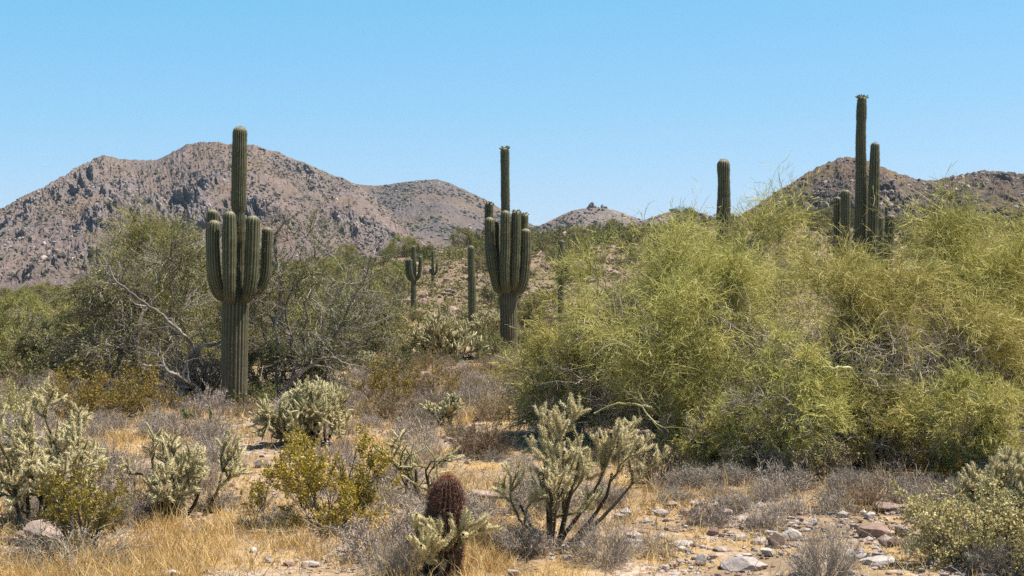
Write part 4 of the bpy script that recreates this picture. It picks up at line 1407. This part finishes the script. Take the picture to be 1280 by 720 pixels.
# low grey twig bushes over the near and middle ground
protos = [mesh_proto('bursage_bush', twig_bush(500 + i, .85, .42, n=(44, 30, 38, 24, 50, 34)[i], c=((8, 8), (6, 7), (7, 6), (6, 6), (7, 8), (5, 8))[i], r0=.0055, rt=(.0021, .0028, .0024, .003, .002, .0026)[i], spread=(1.5, 1.2, 1.8, 1.4, 1.0, 2.2)[i], third=2, wander=.2), M_bursage) for i in range(6)]
pts = scatter(285, 13.9, 40, .78, cond=lambda px, py, x, y: not open_ground(px, py) and not (px > 700 and 20.5 < y < 30))
pts += scatter(44, 41, 84, 1.2, cond=lambda px, py, x, y: 430 < px < 700)
for px, py in ((842, 628), (868, 610), (896, 618), (918, 640), (935, 606), (958, 626), (985, 642), (1000, 612), (1042, 640), (1060, 618), (1085, 632), (1108, 612),
               (1128, 628), (1152, 616), (1172, 640), (1200, 612), (1240, 606), (20, 662), (72, 668), (172, 650), (208, 640), (150, 655), (300, 660), (352, 650),
               (890, 655), (955, 660), (1150, 690), (1240, 716), (600, 650), (655, 690)):
    x, y, z = spot(px, py)
    pts.append((x, y))
copies(protos, [(x, y, RG.uniform(.45, 1.5) if k < len(pts) - 30 else RG.uniform(.4, 1.0)) for k, (x, y) in enumerate(pts)], 'bush', 'low grey twig bushes across the desert floor', 'leafless grey twig bush')

# tan dry bushes
protos = [mesh_proto('dry_tan_bush', twig_bush(520 + i, .8, .45, n=30, c=(7, 7), r0=.005, rt=.0024, spread=1.3, third=2), M_tan) for i in range(3)]
pts = scatter(70, 15, 62, 1.0, cond=lambda px, py, x, y: not open_ground(px, py) and not (px > 690 and 20.0 < y < 30))
pts += scatter(85, 23, 62, .8, cond=lambda px, py, x, y: 380 < px < 660 or px < 60)
copies(protos, [(x, y, RG.uniform(.6, 1.5)) for x, y in pts], 'bush', 'dry tan bushes across the desert floor', 'dry tan bush')

def small_bush(seed, W, H, mat, leaf, nleaf, name='desert_shrub', **kw):
    s, c = creosote(seed, W, H, leaf=leaf, nleaf=nleaf, r0=.02, **kw)
    root = empty(name, (0, 0, 0))
    s.build('stems', M_creobark, root)
    c.build('crown', mat, root)
    return root

# olive and green shrubs of the middle distance
M_shrub = tint_mat('shrub_leaves', [(0, (.075, .080, .026)), (.5, (.145, .145, .05)), (1, (.25, .225, .09))], .7, trans=.2, objvar=1.0)
protos = [small_bush(540 + i, 2.0, 1.25, M_shrub, .055, 2600, spread=1.4, bare=.15, c=(6, 6)) for i in range(4)]
pts = scatter(135, 38, 95, 1.6, cond=lambda px, py, x, y: not (570 < px < 610 and y < 80) and not (612 < px < 660 and y < 58) and not (664 < px < 738))
for px, py in ((604, 434), (622, 440), (566, 438), (660, 436), (580, 428), (536, 442), (500, 446), (472, 440), (610, 452), (655, 458), (520, 460), (446, 452)):
    x, y, z = spot(px, py)
    pts.append((x, y))
pts += scatter(26, 42, 92, 1.5, cond=lambda px, py, x, y: -30 < px < 110)
copies(protos, [(x, y, RG.uniform(.4, .95)) for x, y in pts], 'shrub', 'olive shrubs of the middle distance', 'olive shrub')

# trees and shrubs behind, left of the hill
protos = []
for i in range(3):
    w, cr = dome_tree(560 + i, 4.2, 3.0, nspray=70, nlimb=6, spray=(8, 7, 2), tw=.011, r0=.07, L=.2)
    root = empty('palo_verde_tree', (0, 0, 0))
    w.build('trunk', [M_pvbark, M_bursage], root)
    cr.build('crown', M_hillpv, root)
    protos.append(root)
pts = scatter(34, 44, 75, 2.6, cond=lambda px, py, x, y: 105 < px < 230 or 330 < px < 480 or px < -60)
pts += scatter(80, 62, 200, 3.4, cond=lambda px, py, x, y: (px < 520 and not (y < 152 and 500 < px) and not (-20 < px < 100 and y < 88)) or (y < 85 and RG.uniform() < .45 and not 560 < px < 625 and not 685 < px < 718) or (y > 100 and RG.uniform() < .22 and not 505 < px < 572 and not 685 < px < 718))
copies(protos, [(x, y, RG.uniform(.55, 1.0)) for x, y in pts], 'tree', 'small trees of the far brush', 'feathery green tree')

# scrub on the rocky hill and in the far plain
protos = [small_bush(580 + i, 2.2, 1.4, M_shrub, .11, 900, spread=1.4, bare=.1, c=(5, 5), name='hillside_shrub') for i in range(4)]
pts = scatter(270, 88, 215, 1.5, cond=lambda px, py, x, y: px > 410 and not (px > 755 and py > 318) and not (512 < px < 568 and y < 152) and not (690 < px < 716 and y < 104))
pts += scatter(36, 95, 185, 1.3, cond=lambda px, py, x, y: 740 < px < 1060 and py < 318)
copies(protos, [(x, y, RG.uniform(.5, 1.35)) for x, y in pts], 'shrub', 'shrubs on the rocky hill', 'round hillside shrub')


def low_cover(name, label, n, x0, x1, y0, y1, size, q, lf, seed, cond=None):
    """Brush nobody could count: clumps of small leaves over the far ground."""
    rng = np.random.default_rng(seed)
    y = np.sqrt(rng.uniform(y0 ** 2, y1 ** 2, n))
    x = rng.uniform(x0, x1, n) * y
    if cond is not None:
        k = cond(x, y)
        x, y = x[k], y[k]
        n = len(x)
    z = ground(x, y)
    a = Acc()
    S = rng.lognormal(.0, .4, n) * size
    C = np.stack([x, y, z + S * .35], -1)
    c = np.repeat(C, q, 0) + nrm(rng.normal(size=(n * q, 3))) * (np.repeat(S, q)[:, None] * rng.uniform(.4, 1.05, (n * q, 1)) * np.array([1.1, 1.1, .75]))
    V, F = leaves(c, lf, lf * .6, rng, .2)
    a.add(V, F, np.repeat(np.clip(np.repeat(rng.uniform(.1, .9, n), q) + rng.normal(0, .15, n * q), 0, 1), 4))
    tag(a.build(name, M_shrub), kind='stuff', label=label, cat='brush')
low_cover('far_brush', 'continuous green brush of the far plain', 2600, -.43, .18, 180, 640, .95, 60, .5, 9)
low_cover('plain_ground_cover', 'low olive scrub covering the flat plain at left', 1500, -.45, -.24, 44, 185, .62, 70, .13, 12)
low_cover('hill_ground_cover', 'low green plants covering the rocky hill', 8200, -.13, .4, 82, 230, .5, 36, .18, 10,
          lambda x, y: (fbm(x * .09, y * .09, o=3, seed=14) > -.38) | (x / y > .05))

# ------------------------------------------------------------------ grass, litter, gravel, rocks
def grass():
    rng = np.random.default_rng(31)
    n = 30000
    y = np.sqrt(rng.uniform(12.8 ** 2, 44 ** 2, n))
    x = rng.uniform(-.42, .42, n) * y
    m = fbm(x * .45, y * .3, o=4, seed=71) + .35 * (y < 18) * (x < .6) - .25 * ((x > 1.6) & (y < 18.5)) + .12
    keep = rng.uniform(size=n) < np.clip(.25 + 1.6 * m, .06, 1) * np.clip(1.3 - y / 60, .35, 1)
    x, y = x[keep], y[keep]
    n2 = 4600                                              # the thick golden strip in front
    px, py = rng.uniform(-60, 640, n2), rng.uniform(646, 722, n2)
    y2 = CAMZ * FOC / (py - 360)
    x2 = px_x(px, y2)
    k2 = fbm(x2 * 1.1, y2 * .8, o=3, seed=72) > -.02
    x, y = np.concatenate([x, x2[k2]]), np.concatenate([y, y2[k2]])
    stony = (x > 1.5) & (y < 17.6) & (fbm(x * .8, y * .8, o=3, seed=73) > .0)
    x, y = x[~stony], y[~stony]
    z = ground(x, y)
    q = 9
    n = len(x)
    X = np.repeat(x, q) + rng.normal(0, .05, n * q)
    Y = np.repeat(y, q) + rng.normal(0, .05, n * q)
    Z = np.repeat(z, q) - .01
    h = np.repeat(rng.lognormal(-2.15, .5, n), q) * rng.uniform(.5, 1.3, n * q)
    d = nrm(np.stack([rng.normal(0, .45, n * q), rng.normal(0, .45, n * q), np.ones(n * q)], -1))
    P = np.empty((n * q, 3, 3))
    P[:, 0] = np.stack([X, Y, Z], -1)
    P[:, 1] = P[:, 0] + d * h[:, None] * .55
    P[:, 2] = P[:, 1] + nrm(d + rng.normal(0, .35, d.shape)) * h[:, None] * .5
    R = np.array([.0035, .0028, .0006])[None] * np.clip(np.repeat(y, q) / 16, .8, 2)[:, None]
    V, F = ribbons(P, R, rng)
    a = Acc()
    a.add(V, F, np.repeat(np.clip(np.repeat(rng.normal(.5, .24, n) + .25 * vnoise(x * 1.3, y * 1.3, seed=4), q) + rng.normal(0, .2, n * q), 0, 1), 6))
    tag(a.build('dry_grass', M_straw), kind='stuff', label='straw coloured dry grass covering the desert floor', cat='grass')
grass()

def litter():
    """Fine dead twigs lying and standing between the bushes."""
    rng = np.random.default_rng(32)
    n = 90000
    y = np.sqrt(rng.uniform(13 ** 2, 46 ** 2, n))
    x = rng.uniform(-.42, .42, n) * y
    keep = fbm(x * .6, y * .6, o=3, seed=91) > -.12
    x, y = x[keep], y[keep]
    n = len(x)
    p = np.stack([x, y, ground(x, y)], -1)
    d = nrm(np.stack([rng.normal(size=n), rng.normal(size=n), rng.uniform(.1, 1.1, n)], -1))
    P = march(rng, p, d, rng.uniform(.06, .24, n), 3, .3, np.array([0, 0, .0]))
    V, F = ribbons(P, np.array([.003, .0026, .0015])[None] * np.clip(y / 16, .8, 2)[:, None], rng)
    a = Acc()
    a.add(V, F, np.repeat(rng.uniform(0, 1, n), 6))
    tag(a.build('twig_litter', M_bursage), kind='stuff', label='fine dead twigs littering the desert floor', cat='twigs')
litter()

def rock_material():
    m, nt, N, L, b = new_mat('desert_rock')
    base = ramp(nt, attr(nt), [(0, (.12, .09, .085)), (.25, (.27, .18, .145)), (.5, (.38, .29, .25)), (.75, (.38, .345, .335)), (1, (.54, .48, .44))])
    c = mix(nt, .75, base, ramp(nt, noise_tex(nt, 11, 7, .7), [(.3, (.5, .47, .45)), (.6, (1, 1, 1)), (.8, (1.3, 1.25, 1.2))]), 'MULTIPLY')
    L.new(c, b.inputs['Base Color'])
    b.inputs['Roughness'].default_value = .9
    b.inputs['Specular IOR Level'].default_value = .15
    bp = N.new('ShaderNodeBump')
    bp.inputs['Strength'].default_value = .7
    bp.inputs['Distance'].default_value = .03
    L.new(noise_tex(nt, 22, 7, .75), bp.inputs['Height'])
    L.new(bp.outputs[0], b.inputs['Normal'])
    return m
M_rock = rock_material()

def gravel():
    rng = np.random.default_rng(33)
    n = 40000
    y = np.sqrt(rng.uniform(13 ** 2, 34 ** 2, n))
    x = rng.uniform(-.42, .42, n) * y
    right = ((x > 1.3) & (y < 19)).astype(float)
    keep = rng.uniform(size=n) < np.clip(.10 + .85 * right + .5 * (fbm(x * .5, y * .5, o=3, seed=55) > .12), 0, 1)
    x, y, right = x[keep], y[keep], right[keep]
    s = np.clip(rng.lognormal(-4.2, .6, len(x)), .006, .075) * (1 + .4 * right)
    C = np.stack([x, y, ground(x, y) + s * .25], -1)
    V, F = blobs(rng, C, s, .3, (1, 1, .6))
    a = Acc()
    a.add(V, F, np.repeat(rng.uniform(.15, 1, len(x)), 12))
    tag(a.build('gravel', M_rock, smooth=False), kind='stuff', label='pinkish gravel and small stones on the ground', cat='gravel')
    n = 4200
    px = rng.uniform(430, 1300, n)
    y = rng.uniform(92, 215, n)
    x = px_x(px, y)
    k = fbm(x * .07, y * .07, o=3, seed=61) > -.1
    x, y = x[k], y[k]
    s = np.clip(rng.lognormal(-1.65, .5, len(x)), .07, .42)
    V, F = blobs(rng, np.stack([x, y, ground(x, y) + s * .2], -1), s, .35, (1, 1, .75))
    b = Acc()
    b.add(V, F, np.repeat(rng.uniform(.1, .5, len(x)), 12))
    tag(b.build('hillside_stones', M_rock, smooth=False), kind='stuff', label='pinkish stones strewn over the rocky hill', cat='stones')
gravel()

def rock_mesh(seed, jag=.3):
    """A broken stone: a faceted hull cut by a few flat planes."""
    import bmesh
    rng = np.random.default_rng(seed)
    bm = bmesh.new()
    bmesh.ops.create_icosphere(bm, subdivisions=4, radius=1)
    V = np.array([v.co[:] for v in bm.verts])
    for _ in range(13):
        nv = nrm(rng.normal(size=3))
        h = rng.uniform(.5, .85)
        dd = V @ nv
        V = V - np.outer(np.maximum(dd - h, 0), nv)
    V = V * (1 + .05 * fbm(V[:, 0] * 3 + seed, V[:, 1] * 3, V[:, 2] * 3, o=3, seed=seed)[:, None])
    F = np.array([[v.index for v in f.verts] for f in bm.faces])
    bm.free()
    return V, F

def rock(px, py, wpx, hpx, tint, label, seed, deep=.8, rz=0.0):
    x, y, z = spot(px, py)
    V, F = rock_mesh(seed)
    w, h = wpx / FOC * y / 2, hpx / FOC * y
    a = Acc()
    a.add(V * np.array([w * 1.1, w * deep, h * .62]), F, tint)
    o = a.build('rock', M_rock, smooth=False)
    o.location = (x, y, z + h * .3)
    o.rotation_euler = (0, 0, rz)
    tag(o, label, 'rock', 'rocks on the desert floor')
    return o

for i, a in enumerate((
        (152, 584, 18, 13, .95, 'pale angular rock with a dark shaded face, above the low sprawling cholla'),
        (218, 722, 26, 12, 1.0, 'white rock at the bottom edge in the dry grass'),
        (62, 680, 84, 34, .5, 'low rounded tan boulder behind the dead grey branches at left'),
        (1094, 672, 46, 20, .3, 'reddish brown boulder with a dark split face, in the gravel at right'),
        (1126, 684, 32, 14, .15, 'rust red flat rock right of the reddish brown boulder'),
        (1128, 668, 26, 14, .55, 'pinkish rock touching the reddish brown boulder'),
        (934, 712, 62, 17, .68, 'long grey rock slab low in the gravel'),
        (876, 704, 18, 14, .72, 'bluish grey stone left of the long grey slab'),
        (892, 668, 20, 10, .2, 'dark brown stone in the gravel near the yellow grass'),
        (923, 674, 22, 8, .75, 'flat grey stone between the dark brown stone and the pale block'),
        (985, 676, 36, 16, .85, 'pale pinkish block left of the gravel twig bush'),
        (970, 684, 22, 20, .1, 'dark rough stone beside the pale pinkish block'),
        (1108, 640, 40, 16, .45, 'grey pink rock at the edge of the grey twig bushes'),
        (1096, 706, 46, 14, .9, 'wide pale flat stone at the bottom right'),
        (1070, 700, 34, 14, .8, 'light grey stone left of the wide pale flat one'),
        (868, 644, 14, 11, .2, 'small rust stone standing in the yellow grass edge'),
        (630, 612, 30, 12, .2, 'dark undercut rock ledge behind the dry grass patch'),
        (606, 622, 44, 12, .5, 'pinkish flat rock in front of the dark ledge'),
        (604, 560, 22, 9, .8, 'pale small rock in the brush left of the large cholla'),
        (545, 524, 26, 10, .85, 'pale flat rock mid field among grey bushes'),
        (405, 558, 34, 10, .9, 'pale flat rock under the rounded dense cholla'),
        (326, 584, 20, 14, .7, 'grey stone left of the small yellow bush'),
        (335, 702, 12, 8, .75, 'small grey stone in the grass below the yellow flowered bush'),
        (388, 706, 24, 6, .9, 'thin pale stone in the grass at bottom'),
        (640, 718, 18, 8, .6, 'small pinkish stone at the bottom edge right of the barrel cactus'),
        (708, 700, 14, 8, .8, 'small pale stone below the large cholla'),
        (1150, 652, 16, 8, .6, 'small stone left of the corner bush'),
        (1016, 656, 18, 9, .7, 'grey stone between two twig bushes in the gravel'),
        (900, 690, 24, 9, .55, 'pinkish stone above the long grey slab'),
        (855, 682, 26, 8, .88, 'pale stone left of the dark brown stone'),
        (58, 476, 40, 18, .3, 'brown rock pile stone in the shade at the left edge'),
        (560, 552, 16, 7, .5, 'small pink stone in the brush'))):
    rock(*a[:5], a[5], 700 + i, rz=(i * 1.7) % .9 - .45)

# red brown rocks in the plain at far left
for i, (px, py, w, h, t, lab) in enumerate(((34, 388, 22, 16, .05, 'dark jagged rock showing through the far brush at left'), (46, 390, 26, 8, .3, 'orange bare bank beside the dark jagged rock at left'))):
    d = 95.0
    V, F = rock_mesh(760 + i)
    a = Acc()
    a.add(V * np.array([w, w * .7, h * 1.1]) / FOC * d * .5, F, t)
    o = a.build('rock', M_rock, smooth=False)
    x = px_x(px, d)
    o.location = (x, d, gz(x, d) + h * .5 / FOC * d + .2)
    tag(o, lab, 'rock', 'rocks on the desert floor')
# ------------------------------------------------------------------ labels of the repeats: by the landmark each stands next to
MARKS = [(292, 508, 33, 'the big candelabra saguaro'), (636, 445, 57, 'the spired saguaro'), (590, 415, 80, 'the armless saguaro column'), (517, 400, 105, 'the small dark saguaro'),
         (541, 365, 150, 'the thin distant saguaro'), (701, 375, 100, 'the short stout saguaro'), (904, 420, 44, 'the thick lone saguaro'), (1077, 430, 47, 'the tallest twin saguaro'),
         (552, 705, 14, 'the red barrel cactus'), (686, 684, 15, 'the large open cholla'), (60, 652, 17, 'the dense cholla mound'), (230, 645, 17, 'the low sprawling cholla'),
         (392, 556, 25, 'the rounded dense cholla'), (525, 622, 19, 'the sparse thin armed cholla'), (556, 452, 54, 'the broad spreading cholla'), (408, 660, 16, 'the yellow flowered bush'),
         (104, 692, 15, 'the upright olive yellow bush'), (134, 522, 30, 'the wide dark olive bush'), (478, 512, 32, 'the olive yellow bush'), (1204, 706, 14, 'the corner leafy bush'),
         (1094, 672, 16, 'the reddish brown boulder'), (934, 712, 14, 'the long grey rock slab'), (218, 722, 13, 'the white rock'), (152, 584, 22, 'the pale angular rock'),
         (1028, 604, 20, 'the tan dry bush under the thicket'), (822, 606, 20, 'the rust brown bush'), (238, 528, 29, 'the prickly pear'), (484, 415, 58, 'the bare white stemmed tree'),
         (195, 495, 36, 'the wide grey green tree'), (365, 495, 36, 'the open dark leaved tree'), (800, 590, 24, 'the left thicket tree'), (1110, 600, 22, 'the wide right thicket tree'),
         (630, 612, 20, 'the dark rock ledge'), (376, 592, 21, 'the small yellow bush'), (205, 460, 46, 'the tall yellow green tree'), (741, 310, 160, 'the tiny saguaro under the knob')]

def relation(dx, dy):
    if abs(dx) > 2.2 * abs(dy):
        return 'right of' if dx > 0 else 'left of'
    if abs(dy) > 2.2 * abs(dx):
        return 'in front of' if dy > 0 else 'behind'
    return ('in front and right of' if dx > 0 else 'in front and left of') if dy > 0 else ('behind and right of' if dx > 0 else 'behind and left of')

ORD = ['first', 'second', 'third', 'fourth', 'fifth', 'sixth', 'seventh', 'eighth', 'ninth', 'tenth', 'eleventh', 'twelfth', 'thirteenth', 'fourteenth', 'fifteenth', 'sixteenth']
SIZE = lambda s: 'tiny' if s < .7 else 'small' if s < .95 else 'large' if s > 1.2 else 'mid sized'

def label_fill():
    seen = set(o.get('label') for o in COL.objects)
    ends = {}
    for o, kind, s in FILL:
        x, y, z = o.location
        px, py = project(x, y, z)
        near = sorted(MARKS, key=lambda m: ((px - m[0]) ** 2 + (2.2 * (py - m[1])) ** 2))
        size = SIZE(s)
        done = None
        for m in near[:3]:
            dx, dy = px - m[0], (py - m[1]) * 2.2
            dist = math.hypot(dx, dy)
            far = 'just ' if dist < 60 else '' if dist < 150 else 'well '
            t = '%s %s %s%s %s' % (size, kind, far, relation(dx, dy), m[3])
            if t not in seen and len(t.split()) <= 16:
                done = t
                break
        for a, b in ((0, 1), (0, 2), (1, 2), (0, 3), (1, 3), (0, 4), (1, 4), (2, 3)):
            if done is None:
                t = '%s %s between %s and %s' % (size, kind, near[a][3], near[b][3])
                if t not in seen and len(t.split()) <= 16:
                    done = t
        for m in near[:4]:
            if done is None:
                rel = relation(px - m[0], (py - m[1]) * 2.2)
                me = math.hypot(px - m[0], (py - m[1]) * 2.2)
                rank = 0
                for o2, k2, s2 in FILL:
                    if k2 == kind and SIZE(s2) == size:
                        q = project(*o2.location)
                        if relation(q[0] - m[0], (q[1] - m[1]) * 2.2) == rel and math.hypot(q[0] - m[0], (q[1] - m[1]) * 2.2) < me:
                            rank += 1
                if 1 <= rank < len(ORD):
                    t = '%s %s, %s nearest %s %s' % (size, kind, ORD[rank], rel, m[3])
                    if t not in seen and len(t.split()) <= 16:
                        done = t
        if done is None:
            done = '%s in the %s brush' % (kind, 'near' if y < 20 else 'middle' if y < 60 else 'far')
        seen.add(done)
        o['label'] = done
label_fill()
